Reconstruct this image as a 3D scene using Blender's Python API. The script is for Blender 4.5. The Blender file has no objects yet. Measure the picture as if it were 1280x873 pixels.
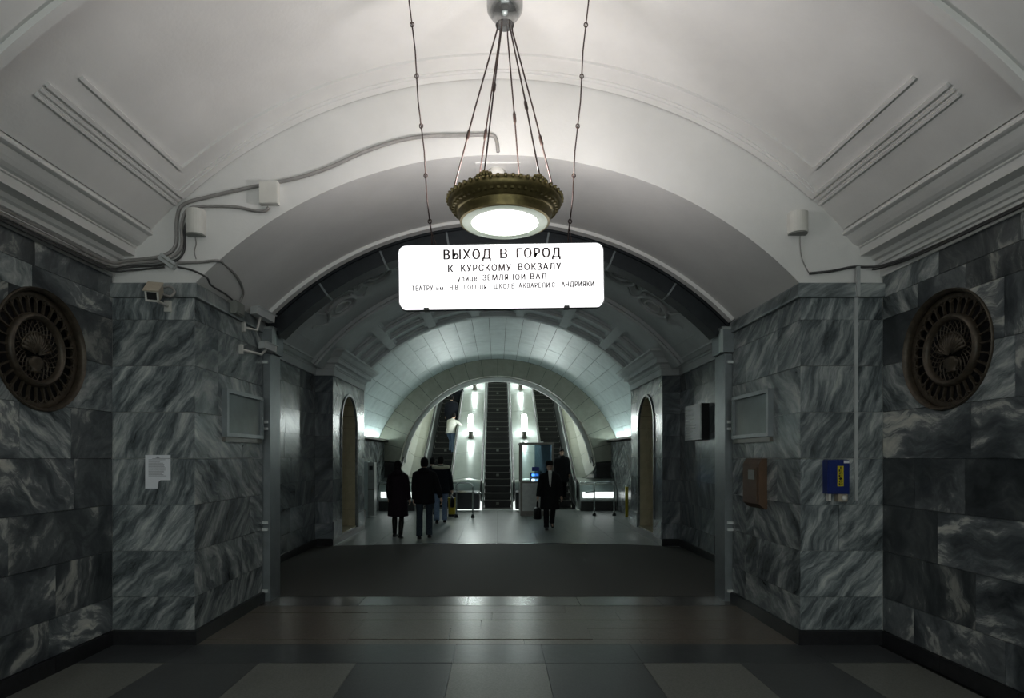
import bpy, math, random
from mathutils import Vector, Matrix
random.seed(7)
S = bpy.context.scene
COL = S.collection
PI = math.pi
def rad(a): return math.radians(a)

# ------------------------------------------------------------------ camera
EYE, FPX, VX, VY = 1.70, 750.0, 622.0, 572.0
cd = bpy.data.cameras.new('camera')
cam = bpy.data.objects.new('camera', cd); COL.objects.link(cam)
cd.sensor_width = 36.0; cd.lens = 36.0 * FPX / 1280.0
cd.shift_x = (640.0 - VX) / 1280.0; cd.shift_y = (VY - 436.5) / 1280.0
cd.clip_start = 0.05; cd.clip_end = 200
cam.location = (0, 0, EYE); cam.rotation_euler = (PI / 2, 0, 0)
S.camera = cam
# ------------------------------------------------------------------ world, exposure
w = bpy.data.worlds.new('world'); S.world = w; w.use_nodes = True
bg = w.node_tree.nodes['Background']
bg.inputs[0].default_value = (0.87, 0.97, 0.93, 1); bg.inputs[1].default_value = 0.80
S.view_settings.view_transform = 'Standard'; S.view_settings.look = 'None'
S.view_settings.exposure = 0.55; S.view_settings.gamma = 1.0
S.view_settings.use_curve_mapping = False
S.cycles.use_denoising = True
S.cycles.max_bounces = 8; S.cycles.diffuse_bounces = 4; S.cycles.glossy_bounces = 4
S.cycles.sample_clamp_indirect = 6.0
# light strengths (each lamp's own light is made in its builder)
LAMP_UP = 58.0        # bulbs inside the pendant bowl, W
LAMP_DISC = 4.0       # pendant diffuser
SIGN_GLOW = 0.95       # backlit sign
ESC_TUBE = 36.0       # lamps on the escalator dividers
COVE_TUBE = 26.0       # tubes behind the ledge of the tiled hall
PANEL_GLOW = 1.1  # emission of the white panels on the escalator foot housings

# ------------------------------------------------------------------ helpers
def P(px, py, z):
    return Vector(((px - VX) * z / FPX, z, EYE + (VY - py) * z / FPX))

def wm(o):
    m = o.matrix_basis.copy()
    if o.parent: m = wm(o.parent) @ o.matrix_parent_inverse @ m
    return m

class MB:
    def __init__(s): s.v = []; s.f = []; s.m = []
    def add(s, vs, fs, mi=0):
        b = len(s.v); s.v += [tuple(x) for x in vs]
        for f in fs: s.f.append(tuple(b + i for i in f)); s.m.append(mi)
        return s
    def box(s, x0, x1, y0, y1, z0, z1, mi=0):
        return s.add([(x0,y0,z0),(x1,y0,z0),(x1,y1,z0),(x0,y1,z0),(x0,y0,z1),(x1,y0,z1),(x1,y1,z1),(x0,y1,z1)],
              [(0,3,2,1),(4,5,6,7),(0,1,5,4),(1,2,6,5),(2,3,7,6),(3,0,4,7)], mi)
    def obox(s, c, ax, ay, az, mi=0):      # oriented box: centre and three half-axes
        c, ax, ay, az = Vector(c), Vector(ax), Vector(ay), Vector(az)
        vs = [c + ax*i + ay*j + az*k for k in (-1,1) for (i,j) in ((-1,-1),(1,-1),(1,1),(-1,1))]
        return s.add(vs, [(0,3,2,1),(4,5,6,7),(0,1,5,4),(1,2,6,5),(2,3,7,6),(3,0,4,7)], mi)
    def rings(s, rs, mi=0, cap=True, closed=True):   # loft a list of equal-length rings
        n = len(rs[0]); b = len(s.v)
        for r in rs: s.v += [tuple(p) for p in r]
        for i in range(len(rs) - 1):
            for j in range(n if closed else n - 1):
                k = (j + 1) % n
                s.f.append((b+i*n+j, b+i*n+k, b+(i+1)*n+k, b+(i+1)*n+j)); s.m.append(mi)
        if cap and closed:
            s.f.append(tuple(b + j for j in reversed(range(n)))); s.m.append(mi)
            e = b + (len(rs) - 1) * n
            s.f.append(tuple(e + j for j in range(n))); s.m.append(mi)
        return s
    def tube(s, pts, r, n=8, mi=0):
        pts = [Vector(p) for p in pts]
        rr = r if isinstance(r, (list, tuple)) else [r] * len(pts)
        out = []; u = None
        for i, p in enumerate(pts):
            t = (pts[min(i+1, len(pts)-1)] - pts[max(i-1, 0)]).normalized()
            if u is None:
                a = Vector((0,0,1)) if abs(t.z) < .9 else Vector((1,0,0))
                u = t.cross(a).normalized()
            u = (u - t * u.dot(t)).normalized(); q = t.cross(u)
            out.append([p + (u*math.cos(2*PI*k/n) + q*math.sin(2*PI*k/n)) * rr[i] for k in range(n)])
        return s.rings(out, mi)
    def lathe(s, prof, c=(0,0,0), n=32, mi=0):    # prof: (radius, height) about +Z
        rs = [[(c[0]+r*math.cos(2*PI*k/n), c[1]+r*math.sin(2*PI*k/n), c[2]+h) for k in range(n)] for r, h in prof]
        return s.rings(rs, mi, cap=(tuple(prof[0]) != tuple(prof[-1])))
    def prism(s, poly, axis, a0, a1, mi=0):       # poly in the two other axes, extruded along axis
        def put(p, a):
            if axis == 'x': return (a, p[0], p[1])
            if axis == 'y': return (p[0], a, p[1])
            return (p[0], p[1], a)
        return s.rings([[put(p, a0) for p in poly], [put(p, a1) for p in poly]], mi)
    def sphere(s, c, rx, ry, rz, n=12, m=8, mi=0):
        rs = []
        for i in range(m + 1):
            t = PI * (0.02 + 0.96 * i / m); r = math.sin(t)
            rs.append([(c[0]+rx*r*math.cos(2*PI*k/n), c[1]+ry*r*math.sin(2*PI*k/n), c[2]+rz*math.cos(t)) for k in range(n)])
        return s.rings(rs, mi)
    def map(s, fn): s.v = [tuple(fn(Vector(p))) for p in s.v]; return s
    def mesh(s, name, mats, smooth=False):
        me = bpy.data.meshes.new(name); me.from_pydata(s.v, [], s.f)
        for m in (mats if isinstance(mats, (list, tuple)) else [mats]): me.materials.append(m)
        me.polygons.foreach_set('material_index', s.m)
        if smooth: me.polygons.foreach_set('use_smooth', [True] * len(s.f))
        me.update(); return me
    def build(s, name, mats, parent=None, smooth=False, loc=None):
        return link(name, s.mesh(name, mats, smooth), parent, loc)

def link(name, me, parent=None, loc=None, world=True):
    o = bpy.data.objects.new(name, me); COL.objects.link(o)
    if loc is not None: o.location = loc
    if parent:
        o.parent = parent
        if world: o.matrix_parent_inverse = wm(parent).inverted()
    return o
def tag(o, label=None, cat=None, group=None, kind=None):
    if label: o['label'] = label
    if cat: o['category'] = cat
    if group: o['group'] = group
    if kind: o['kind'] = kind
    return o
GROUPS = {'pendant_lamp': 'bronze pendant lamps of the hall', 'hanger_chain': 'hanger rods of the sign', 'wall_grille': 'round wall grilles', 'display_frame': 'display frames on the piers',
          'wall_speaker': 'white wall speakers', 'security_camera': 'security cameras by the pier', 'escalator': 'row of three escalators', 'escalator_divider': 'escalator dividers',
          'escalator_lamp': 'lamps on the escalator dividers', 'side_deck': 'side decks of the escalators', 'cove_light': 'tubes on the wall ledges', 'barrier_rail': 'chrome barrier rails', 'person': 'people in the passage', 'bag': 'bags carried by people'}
def thing(name, label, cat, loc=(0,0,0), rz=0, group=None):
    o = bpy.data.objects.new(name, None); COL.objects.link(o)
    o.empty_display_size = .1; o.location = loc; o.rotation_euler = (0, 0, rz)
    return tag(o, label, cat, group or GROUPS.get(name))
def copy_tree(o, parent=None):
    c = o.copy(); COL.objects.link(c); c.parent = parent
    for ch in list(o.children): copy_tree(ch, c)
    return c
def structure(o, label=None):
    o['kind'] = 'structure'
    if label: o['label'] = label
    return o
def smooth_by_angle(o, a=40):
    o.data.polygons.foreach_set('use_smooth', [True] * len(o.data.polygons))
    try: o.data.set_sharp_from_angle(angle=rad(a))
    except Exception: pass
    return o
import bmesh
def recalc(o):
    bm = bmesh.new(); bm.from_mesh(o.data); bmesh.ops.recalc_face_normals(bm, faces=bm.faces[:]); bm.to_mesh(o.data); bm.free(); return o
def cut(o, cutter):
    recalc(cutter)
    o.data = o.data.copy()
    m = o.modifiers.new('b', 'BOOLEAN'); m.operation = 'DIFFERENCE'; m.solver = 'EXACT'; m.object = cutter
    dg = bpy.context.evaluated_depsgraph_get()
    me = bpy.data.meshes.new_from_object(o.evaluated_get(dg))
    o.modifiers.clear(); o.data = me
def drop(o):
    me = o.data; bpy.data.objects.remove(o); bpy.data.meshes.remove(me)

# ------------------------------------------------------------------ materials
def node_mat(name):
    m = bpy.data.materials.new(name); m.use_nodes = True
    nt = m.node_tree; return m, nt, nt.nodes, nt.links, nt.nodes['Principled BSDF']
def basic(name, col, rough=.5, metal=0, var=.12, scale=9.0, bump=0.0, spec=.5, bscale=None, emit=None, dirt=None):
    m, nt, N, L, b = node_mat(name)
    b.inputs['Roughness'].default_value = rough; b.inputs['Metallic'].default_value = metal
    b.inputs['Specular IOR Level'].default_value = spec
    tc = N.new('ShaderNodeTexCoord'); nz = N.new('ShaderNodeTexNoise')
    nz.inputs['Scale'].default_value = scale; nz.inputs['Detail'].default_value = 6; nz.inputs['Roughness'].default_value = .6
    L.new(tc.outputs['Object'], nz.inputs['Vector'])
    rp = N.new('ShaderNodeValToRGB')
    lo = dirt if dirt else tuple(c * (1 - var) for c in col)
    hi = tuple(min(1, c * (1 + var)) for c in col)
    rp.color_ramp.elements[0].position = .3; rp.color_ramp.elements[0].color = (*lo, 1)
    rp.color_ramp.elements[1].position = .7; rp.color_ramp.elements[1].color = (*hi, 1)
    L.new(nz.outputs['Fac'], rp.inputs['Fac']); L.new(rp.outputs['Color'], b.inputs['Base Color'])
    if bump:
        n2 = N.new('ShaderNodeTexNoise'); n2.inputs['Scale'].default_value = bscale or scale * 4; n2.inputs['Detail'].default_value = 5
        L.new(tc.outputs['Object'], n2.inputs['Vector'])
        bp = N.new('ShaderNodeBump'); bp.inputs['Strength'].default_value = bump; bp.inputs['Distance'].default_value = .01
        L.new(n2.outputs['Fac'], bp.inputs['Height']); L.new(bp.outputs['Normal'], b.inputs['Normal'])
    if emit:
        b.inputs['Emission Color'].default_value = (*emit[0], 1); b.inputs['Emission Strength'].default_value = emit[1]
    return m
def glow(name, col, strength):
    m, nt, N, L, b = node_mat(name)
    b.inputs['Base Color'].default_value = (.8, .8, .8, 1)
    b.inputs['Emission Color'].default_value = (*col, 1); b.inputs['Emission Strength'].default_value = strength
    return m
def marble(name, stops, scale=1.0, rough=.28, twist=.9, tilt=45, stretch=(1.0, 4.5, 4.5), bright=.35, warp=.35):
    m, nt, N, L, b = node_mat(name)
    b.inputs['Roughness'].default_value = rough; b.inputs['Specular IOR Level'].default_value = .45
    tc = N.new('ShaderNodeTexCoord'); oi = N.new('ShaderNodeObjectInfo')
    def math_(op, a, bb, c=None):
        n = N.new('ShaderNodeMath'); n.operation = op
        for i, x in enumerate((a, bb, c)):
            if x is None: continue
            if isinstance(x, (int, float)): n.inputs[i].default_value = x
            else: L.new(x, n.inputs[i])
        return n.outputs[0]
    r = oi.outputs['Random']
    r2 = math_('FRACT', math_('MULTIPLY', r, 37.7), 0)
    r3 = math_('FRACT', math_('MULTIPLY', r, 91.3), 0)
    ang = math_('MULTIPLY', math_('SUBTRACT', r2, .5), twist)
    rot = N.new('ShaderNodeVectorRotate'); rot.rotation_type = 'EULER_XYZ'
    cx = N.new('ShaderNodeCombineXYZ'); sg_ = math_('SUBTRACT', math_('MULTIPLY', math_('GREATER_THAN', r3, .5), 1.5), .75); L.new(math_('ADD', math_('MULTIPLY', ang, .6), sg_), cx.inputs[0]); L.new(math_('ADD', ang, rad(-tilt) * -1), cx.inputs[1]); cx.inputs[2].default_value = .6
    L.new(tc.outputs['Object'], rot.inputs['Vector']); L.new(cx.outputs[0], rot.inputs['Rotation'])
    off = N.new('ShaderNodeCombineXYZ'); L.new(math_('MULTIPLY', r, 53.0), off.inputs[0]); L.new(math_('MULTIPLY', r3, 31.0), off.inputs[2])
    va = N.new('ShaderNodeVectorMath'); va.operation = 'ADD'; L.new(rot.outputs[0], va.inputs[0]); L.new(off.outputs[0], va.inputs[1])
    wn = N.new('ShaderNodeTexNoise'); wn.inputs['Scale'].default_value = 2.2 * scale; wn.inputs['Detail'].default_value = 3
    L.new(va.outputs[0], wn.inputs['Vector'])
    ws = N.new('ShaderNodeVectorMath'); ws.operation = 'SCALE'; L.new(wn.outputs['Color'], ws.inputs[0]); ws.inputs['Scale'].default_value = warp
    vb = N.new('ShaderNodeVectorMath'); vb.operation = 'ADD'; L.new(va.outputs[0], vb.inputs[0]); L.new(ws.outputs[0], vb.inputs[1])
    mp = N.new('ShaderNodeMapping'); mp.inputs['Scale'].default_value = stretch
    L.new(vb.outputs[0], mp.inputs['Vector'])
    nz = N.new('ShaderNodeTexNoise'); nz.inputs['Scale'].default_value = 1.5 * scale; nz.inputs['Detail'].default_value = 9
    nz.inputs['Roughness'].default_value = .68; nz.inputs['Distortion'].default_value = .3
    L.new(mp.outputs[0], nz.inputs['Vector'])
    rp = N.new('ShaderNodeValToRGB'); cr = rp.color_ramp
    cr.elements[0].position = stops[0][0]; cr.elements[0].color = (*stops[0][1], 1)
    cr.elements[1].position = stops[-1][0]; cr.elements[1].color = (*stops[-1][1], 1)
    for p, c in stops[1:-1]:
        e = cr.elements.new(p); e.color = (*c, 1)
    L.new(nz.outputs['Fac'], rp.inputs['Fac'])
    hs = N.new('ShaderNodeHueSaturation')
    L.new(math_('ADD', math_('MULTIPLY', r3, bright * 2), 1 - bright), hs.inputs['Value'])
    L.new(rp.outputs['Color'], hs.inputs['Color']); L.new(hs.outputs['Color'], b.inputs['Base Color'])
    return m

M = {}
M['plaster'] = basic('plaster', (.70,.695,.68), .85, var=.06, scale=1.6, bump=.12, bscale=40, spec=.2)
M['plaster_g'] = basic('plaster_grey', (.40,.42,.41), .85, var=.10, scale=2.0, bump=.12, bscale=40, spec=.2)
M['plaster_low'] = basic('plaster_passage', (.60,.62,.62), .8, var=.10, scale=2.2, bump=.2, bscale=30, spec=.2)
M['marble_grey'] = marble('marble_grey', [(.33,(.028,.034,.037)),(.45,(.105,.122,.128)),(.53,(.205,.228,.232)),(.60,(.33,.35,.345)),(.72,(.58,.59,.56))], 1.4, .26, twist=.8, bright=.16, stretch=(.8,.8,5.2), warp=.13)
M['marble_swirl'] = marble('marble_swirl', [(.35,(.020,.024,.028)),(.47,(.06,.069,.075)),(.55,(.125,.137,.142)),(.595,(.34,.35,.33)),(.71,(.56,.55,.48))], .85, .28, twist=2.6, stretch=(.9,.9,3.6), bright=.40, warp=.40)
M['marble_dark'] = marble('marble_dark', [(.35,(.05,.06,.066)),(.50,(.13,.15,.165)),(.60,(.22,.24,.255)),(.74,(.42,.43,.43))], .8, .22, twist=1.6, bright=.3, stretch=(.8,.8,4.6), warp=.22)
M['marble_cap'] = marble('marble_cap', [(.34,(.04,.048,.05)),(.5,(.15,.17,.175)),(.7,(.40,.42,.41))], 1.2, .35, stretch=(.8,.8,4.8), warp=.15)
M['black_stone'] = basic('black_stone', (.014,.014,.016), .35, var=.4, scale=20)
M['granite_light'] = basic('granite_light', (.135,.137,.124), .34, var=.3, scale=70, bump=.05, bscale=9)
M['granite_dark'] = basic('granite_dark', (.056,.058,.059), .32, var=.3, scale=70, bump=.05, bscale=9)
M['granite_band'] = basic('granite_band', (.043,.046,.049), .30, var=.3, scale=70, bump=.15, bscale=9)
M['granite_brown'] = basic('granite_brown', (.112,.093,.075), .31, var=.35, scale=60, bump=.2, bscale=11)
M['granite_sill'] = basic('granite_sill', (.095,.092,.088), .26, var=.25, scale=50, bump=.12, bscale=8)
M['granite_far'] = basic('granite_far', (.24,.26,.255), .34, var=.2, scale=40, bump=.08, bscale=10)
M['asphalt'] = basic('asphalt', (.082,.079,.071), .75, var=.3, scale=120, bump=.25, bscale=160, spec=.35)
M['joint'] = basic('joint_mortar', (.03,.03,.03), .9)
M['steel_paint'] = basic('painted_steel', (.20,.225,.235), .38, metal=.35, var=.15, scale=6)
M['steel_dark'] = basic('dark_steel', (.018,.022,.026), .45, metal=.4, var=.3, scale=6)
M['chrome'] = basic('chrome', (.62,.66,.66), .2, metal=1, var=.06)
M['steel'] = basic('brushed_steel', (.50,.54,.53), .34, metal=.9, var=.1, scale=4)
M['trim'] = basic('bright_trim', (.72,.76,.75), .36, metal=.45, var=.05)
M['deck'] = basic('deck_cladding', (.50,.55,.53), .28, metal=.35, var=.06, scale=3)
M['cream'] = basic('cream_panel', (.52,.53,.46), .4, var=.06, scale=3)
M['tile_white'] = basic('vault_panel', (.58,.64,.64), .42, var=.10, scale=3.5, spec=.4)
M['beige'] = basic('beige_stone', (.25,.245,.20), .55, var=.14, scale=5)
M['niche'] = basic('niche_stone', (.42,.37,.25), .6, var=.15, scale=5)
M['bronze'] = basic('bronze', (.17,.135,.055), .34, metal=.7, var=.3, scale=25)
M['bronze_dk'] = basic('aged_bronze', (.066,.052,.037), .45, metal=.35, var=.4, scale=18)
M['void'] = basic('grille_back', (.010,.009,.010), .9)
M['cable'] = basic('cable_sheath', (.05,.05,.05), .6, var=.3)
M['cable_lt'] = basic('painted_cable', (.26,.25,.24), .6, var=.2)
M['conduit'] = basic('conduit', (.42,.44,.44), .5)
M['wire'] = basic('hanger_wire', (.045,.026,.022), .5, metal=.3)
M['white_plastic'] = basic('white_plastic', (.62,.61,.57), .5, var=.05)
M['beige_plastic'] = basic('beige_plastic', (.40,.35,.27), .5, var=.1)
M['grey_plastic'] = basic('grey_plastic', (.20,.21,.19), .5, var=.15)
M['black'] = basic('black_plastic', (.01,.01,.011), .4)
M['rubber'] = basic('handrail_rubber', (.014,.014,.015), .45)
M['step_dark'] = basic('step_riser', (.012,.013,.013), .5, var=.3, scale=30)
M['step_edge'] = basic('step_edge', (.16,.16,.145), .45, metal=.4)
M['sign_face'] = glow('sign_face', (1.0,.99,1.0), SIGN_GLOW)
M['sign_text'] = basic('sign_text', (.035,.018,.018), .7)
M['lamp_disc'] = glow('lamp_diffuser', (1.0,.985,.96), LAMP_DISC)
M['lamp_rim'] = basic('lamp_glass_rim', (.45,.50,.42), .25, emit=((.75,.85,.70), .18))
M['tube'] = glow('tube_light', (.90,1.0,.97), ESC_TUBE)
M['cove'] = glow('cove_tube', (.80,1.0,.98), COVE_TUBE)
M['panel_glow'] = glow('glow_panel', (.93,1.0,.98), PANEL_GLOW)
M['hub_metal'] = basic('hub_enamel', (.40,.405,.40), .16, metal=.85, var=.15)
M['paper'] = basic('paper', (.74,.76,.80), .8, var=.06)
M['ink'] = basic('ink', (.12,.13,.15), .8)
M['blue_box'] = basic('blue_enamel', (.003,.016,.13), .35, var=.1)
M['yellow'] = basic('yellow_label', (.55,.45,.01), .5)
M['yellow_paint'] = basic('yellow_paint', (.50,.38,.02), .45)
M['brown_box'] = basic('brown_enamel', (.085,.045,.022), .6, var=.25)
M['glass_dk'] = basic('display_glass', (.17,.20,.21), .12, var=.2, scale=3)
M['booth_metal'] = basic('booth_metal', (.15,.14,.125), .4, metal=.5)
M['booth_panel'] = basic('booth_panel', (.36,.37,.36), .4, metal=.5)
M['screen'] = glow('screen_glow', (.10,.35,1.0), 1.6)
M['screen_w'] = glow('screen_white', (.7,.85,1.0), 1.8)
M['blue_sign'] = basic('blue_sign', (.01,.03,.25), .5)
m, nt, N, L, b = node_mat('booth_glass')
b.inputs['Base Color'].default_value = (.75,.85,.87,1); b.inputs['Roughness'].default_value = .04
b.inputs['Transmission Weight'].default_value = 1.0; b.inputs['IOR'].default_value = 1.05
M['glass'] = m
m, nt, N, L, b = node_mat('tinted_pane')
b.inputs['Base Color'].default_value = (.30,.42,.55,1); b.inputs['Roughness'].default_value = .25; b.inputs['Transmission Weight'].default_value = .75; b.inputs['IOR'].default_value = 1.1
M['blue_pane'] = m
M['skin'] = basic('skin', (.55,.36,.27), .55, var=.05)
def cloth(n, c, r=.85): M[n] = basic(n, c, r, var=.25, scale=40, bump=.2, spec=.2)
cloth('plum_wool', (.016,.009,.015)); cloth('black_cloth', (.009,.009,.011)); cloth('navy_cloth', (.010,.012,.018))
cloth('jeans', (.20,.28,.42)); cloth('dark_jeans', (.030,.042,.056)); cloth('grey_jeans', (.085,.105,.125)); cloth('fur', (.62,.58,.46), 1.0)
cloth('pale_jacket', (.58,.58,.52)); cloth('olive_vest', (.20,.22,.16)); cloth('hair_dark', (.008,.007,.007)); cloth('scarf', (.72,.72,.70)); cloth('blue_uniform', (.045,.085,.16))
cloth('tights', (.006,.006,.007)); cloth('leather', (.008,.008,.008), .4)

# ------------------------------------------------------------------ tile helpers
ROWS = [.13,.43,.85,1.27,1.69,2.11,2.53,2.95,3.15]
TILE = {}
def piece(parent, name, x0, x1, y0, y1, z0, z1, mat):
    d = (round(x1-x0,3), round(y1-y0,3), round(z1-z0,3), mat.name)
    if d not in TILE:
        TILE[d] = MB().box(-d[0]/2, d[0]/2, -d[1]/2, d[1]/2, -d[2]/2, d[2]/2).mesh(name, mat)
    return link(name, TILE[d], parent, ((x0+x1)/2, (y0+y1)/2, (z0+z1)/2))
def wall_tiles(parent, axis, const, nrm, rows, cols, mat, th=.02, gap=.004, name='marble_tile'):
    """cols: a list of joint positions per row (cycled) along the wall"""
    out = []
    for i in range(len(rows) - 1):
        js = cols[i % len(cols)]
        for a, bb in zip(js[:-1], js[1:]):
            pr = random.choice((0, .001, .002))
            lo, hi = sorted((const + nrm * pr, const - nrm * th))
            z0, z1 = rows[i] + gap/2, rows[i+1] - gap/2
            mt = mat if not isinstance(mat, (list, tuple)) else random.choices(mat[0], mat[1])[0]
            if axis == 'x': o = piece(parent, name, lo, hi, a + gap/2, bb - gap/2, z0, z1, mt)
            else: o = piece(parent, name, a + gap/2, bb - gap/2, lo, hi, z0, z1, mt)
            out.append(o)
    return out
def joints(a, b, lo, hi):
    js = [a]; x = a
    while True:
        x += random.uniform(lo, hi)
        if x > b - lo * .6: break
        js.append(x)
    return js + [b]
def arc_pts(cz, R, a0, a1, n):       # angles from vertical, degrees -> (x, z)
    return [(R*math.sin(rad(a0+(a1-a0)*i/n)), cz + R*math.cos(rad(a0+(a1-a0)*i/n))) for i in range(n+1)]
def shell(name, cz, R, t, a0, a1, y0, y1, mat, parent=None, n=48, mb=None, mi=0, smooth=True):
    """barrel shell of thickness t outward"""
    ip = arc_pts(cz, R, a0, a1, n); op = arc_pts(cz, R + t, a0, a1, n)
    q = mb or MB()
    ring = lambda y: [(x, y, z) for x, z in ip] + [(x, y, z) for x, z in reversed(op)]
    q.rings([ring(y0), ring(y1)], mi)
    if mb: return q
    o = q.build(name, mat, parent); return smooth_by_angle(o, 30)
def sweep(name, path, prof, mat, parent=None, closed_end=True, smooth=False):
    """path: plan polyline [(x,y)]; prof: [(offset to the left of travel, z)] polygon; mitred"""
    rs = []
    for i, p in enumerate(path):
        p = Vector(p)
        d0 = (p - Vector(path[i-1])).normalized() if i else None
        d1 = (Vector(path[i+1]) - p).normalized() if i < len(path)-1 else None
        d0 = d0 or d1; d1 = d1 or d0
        n0 = Vector((-d0.y, d0.x)); n1 = Vector((-d1.y, d1.x))
        nn = (n0 + n1).normalized(); k = 1 / max(.2, nn.dot(n0))
        rs.append([(p.x + nn.x*o*k, p.y + nn.y*o*k, z) for o, z in prof])
    return MB().rings(rs).build(name, mat, parent)

# ================================================================== STRUCTURE
XH, XP = 3.50, 2.75            # hall half-width, passage half-width at the arch
YE = 5.45                      # front of the piers
VR, VC = 4.27, .90             # hall vault
AR, AC = 3.794, .666           # passage arch (rise 1.18 over 2.75)
# ---- floor
floor = structure(MB().box(-4.6, 4.6, -3, 19.3, -.25, -.02).build('floor', M['joint']))
cols_x = [-3.48, -2.75, -1.97, -1.165, -.375, .395, 1.2, 2.0, 2.75, 3.44]
yy = [4.955 - .80*k for k in range(0, 8)]
for r in range(len(yy) - 1):
    for c in range(len(cols_x) - 1):
        piece(floor, 'floor_tile', cols_x[c]+.002, cols_x[c+1]-.002, yy[r+1]+.002, yy[r]-.002, -.02, 0, M['granite_light'] if c % 2 == 0 else M['granite_dark'])
for c in range(len(cols_x) - 1):
    piece(floor, 'floor_tile', cols_x[c]+.001, cols_x[c+1]-.001, 4.957, 5.448, -.02, random.choice((0,.001,.002)), M['granite_band'])
ys = [5.45, 5.60, 5.96, 6.26, 6.55, 6.85]
for i in range(5):
    js = joints(-XP, XP, .9, 1.7)
    for a, bb in zip(js[:-1], js[1:]):
        piece(floor, 'floor_strip', a+.002, bb-.002, ys[i]+.003, ys[i+1]-.003, -.02, random.choice((0,.002,.004)), M['granite_brown'])
for a, bb in zip([-2.75,-1.6,-.35,.95,1.9], [-1.6,-.35,.95,1.9,2.75]):
    piece(floor, 'threshold_stone', a+.003, bb-.003, 6.855, 7.29, -.02, .006, M['granite_sill'])
asph = MB()
nx = 24
top = []
for j, y in enumerate([7.295, 8.5, 10.0, None]):
    row = []
    for i in range(nx + 1):
        x = -3.48 + 6.96*i/nx
        yl = 11.72 - .10*max(0, abs(x) - 1.6)**2 - .05*math.sin(x*2.1) if y is None else y
        row.append((x, yl, .004 if y is None else .010))
    top.append(row)
asph.rings(top, closed=False)
asph.build('asphalt_paving', M['asphalt'], floor)
piece(floor, 'threshold_stone', -1.5, -.03, 11.70, 11.84, -.02, .012, M['granite_sill'])
piece(floor, 'threshold_stone', -.02, 1.75, 11.70, 11.84, -.02, .010, M['granite_sill'])
jx = [-4.5,-3.2,-2.4,-1.6,-.8,0,.8,1.6,2.4,3.2,4.5]
jy = [10.6, 12.1, 13.5, 14.9, 16.4, 17.9, 19.3]
for i in range(len(jx)-1):
    for j in range(len(jy)-1):
        piece(floor, 'floor_slab', jx[i]+.003, jx[i+1]-.003, jy[j]+.003, jy[j+1]-.003, -.02, 0, M['granite_far'])

# ---- medallion cutter positions
MED = {-1: (4.62, 2.525), 1: (4.70, 2.54)}; MEDR = .475
# ---- side walls of the hall
walls = {}
for sgn, side in ((-1, 'left'), (1, 'right')):
    lo, hi = sorted((sgn * (XH + .02), sgn * (XH + .45)))
    wl = structure(MB().box(lo, hi, -3, 7.3, -.1, 4.2).build('wall_' + side, M['joint'])); walls[sgn] = wl
    my, mz = MED[sgn]
    rows = ROWS + [3.34]
    cols = []
    for k in range(len(rows)):
        cols.append([-3] + joints(1.2 + .3 * (k % 3), YE, .5, .95))
    # the joints that show beside the medallion
    tl = wall_tiles(wl, 'x', sgn * XH, -sgn, rows, cols, ([M['marble_swirl'], M['marble_grey']], [.68, .32]))
    ct = MB().map(lambda p: p)
    ct.rings([[(x, my + MEDR*math.cos(2*PI*k/48), mz + MEDR*math.sin(2*PI*k/48)) for k in range(48)] for x in (sgn*(XH - .2), sgn*(XH + .30))])
    co = ct.build('cutter', M['void'])
    for o in [wl] + [t for t in tl if abs(t.location.y - my) < MEDR + .5 and abs(t.location.z - mz) < MEDR + .22]:
        cut(o, co)
    drop(co)
    # skirting
    bl, bh = sorted((sgn * (XH - .025), sgn * XH))
    for a, bb in zip([-3, 2.6, 3.3, 4.0, 4.72], [2.6, 3.3, 4.0, 4.72, YE - .025]):
        piece(wl, 'skirting_stone', bl, bh, a+.002, bb-.002, 0, .127, M['black_stone'])
# ---- end wall with the arch
wf = MB()
arc = arc_pts(AC, AR, -46.46, 46.46, 40)
inner = [(-XP-.02, 0)] + [(x*1.005, z) for x, z in arc] + [(XP+.02, 0)]
outer = [(-XH-.4, 0)] + [((XH+.4)*math.sin(rad(-90+180*i/40)), 3.0 + 2.35*math.cos(rad(-90+180*i/40))) for i in range(41)] + [(XH+.4, 0)]
front = [(x, z) for x, z in inner]; n = len(inner)
for y in (YE + .02, 7.40):
    pass
vs = [(x, YE+.02, z) for x, z in inner] + [(x, YE+.02, z) for x, z in outer] + [(x, 7.4, z) for x, z in inner] + [(x, 7.4, z) for x, z in outer]
fs = []
for i in range(n - 1):
    fs += [(i, i+1, n+i+1, n+i), (2*n+i, 3*n+i, 3*n+i+1, 2*n+i+1), (i, 2*n+i, 2*n+i+1, i+1), (n+i, n+i+1, 3*n+i+1, 3*n+i)]
wf.add(vs, fs)
wall_front = smooth_by_angle(structure(wf.build('wall_front', M['plaster'])), 30)
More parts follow.
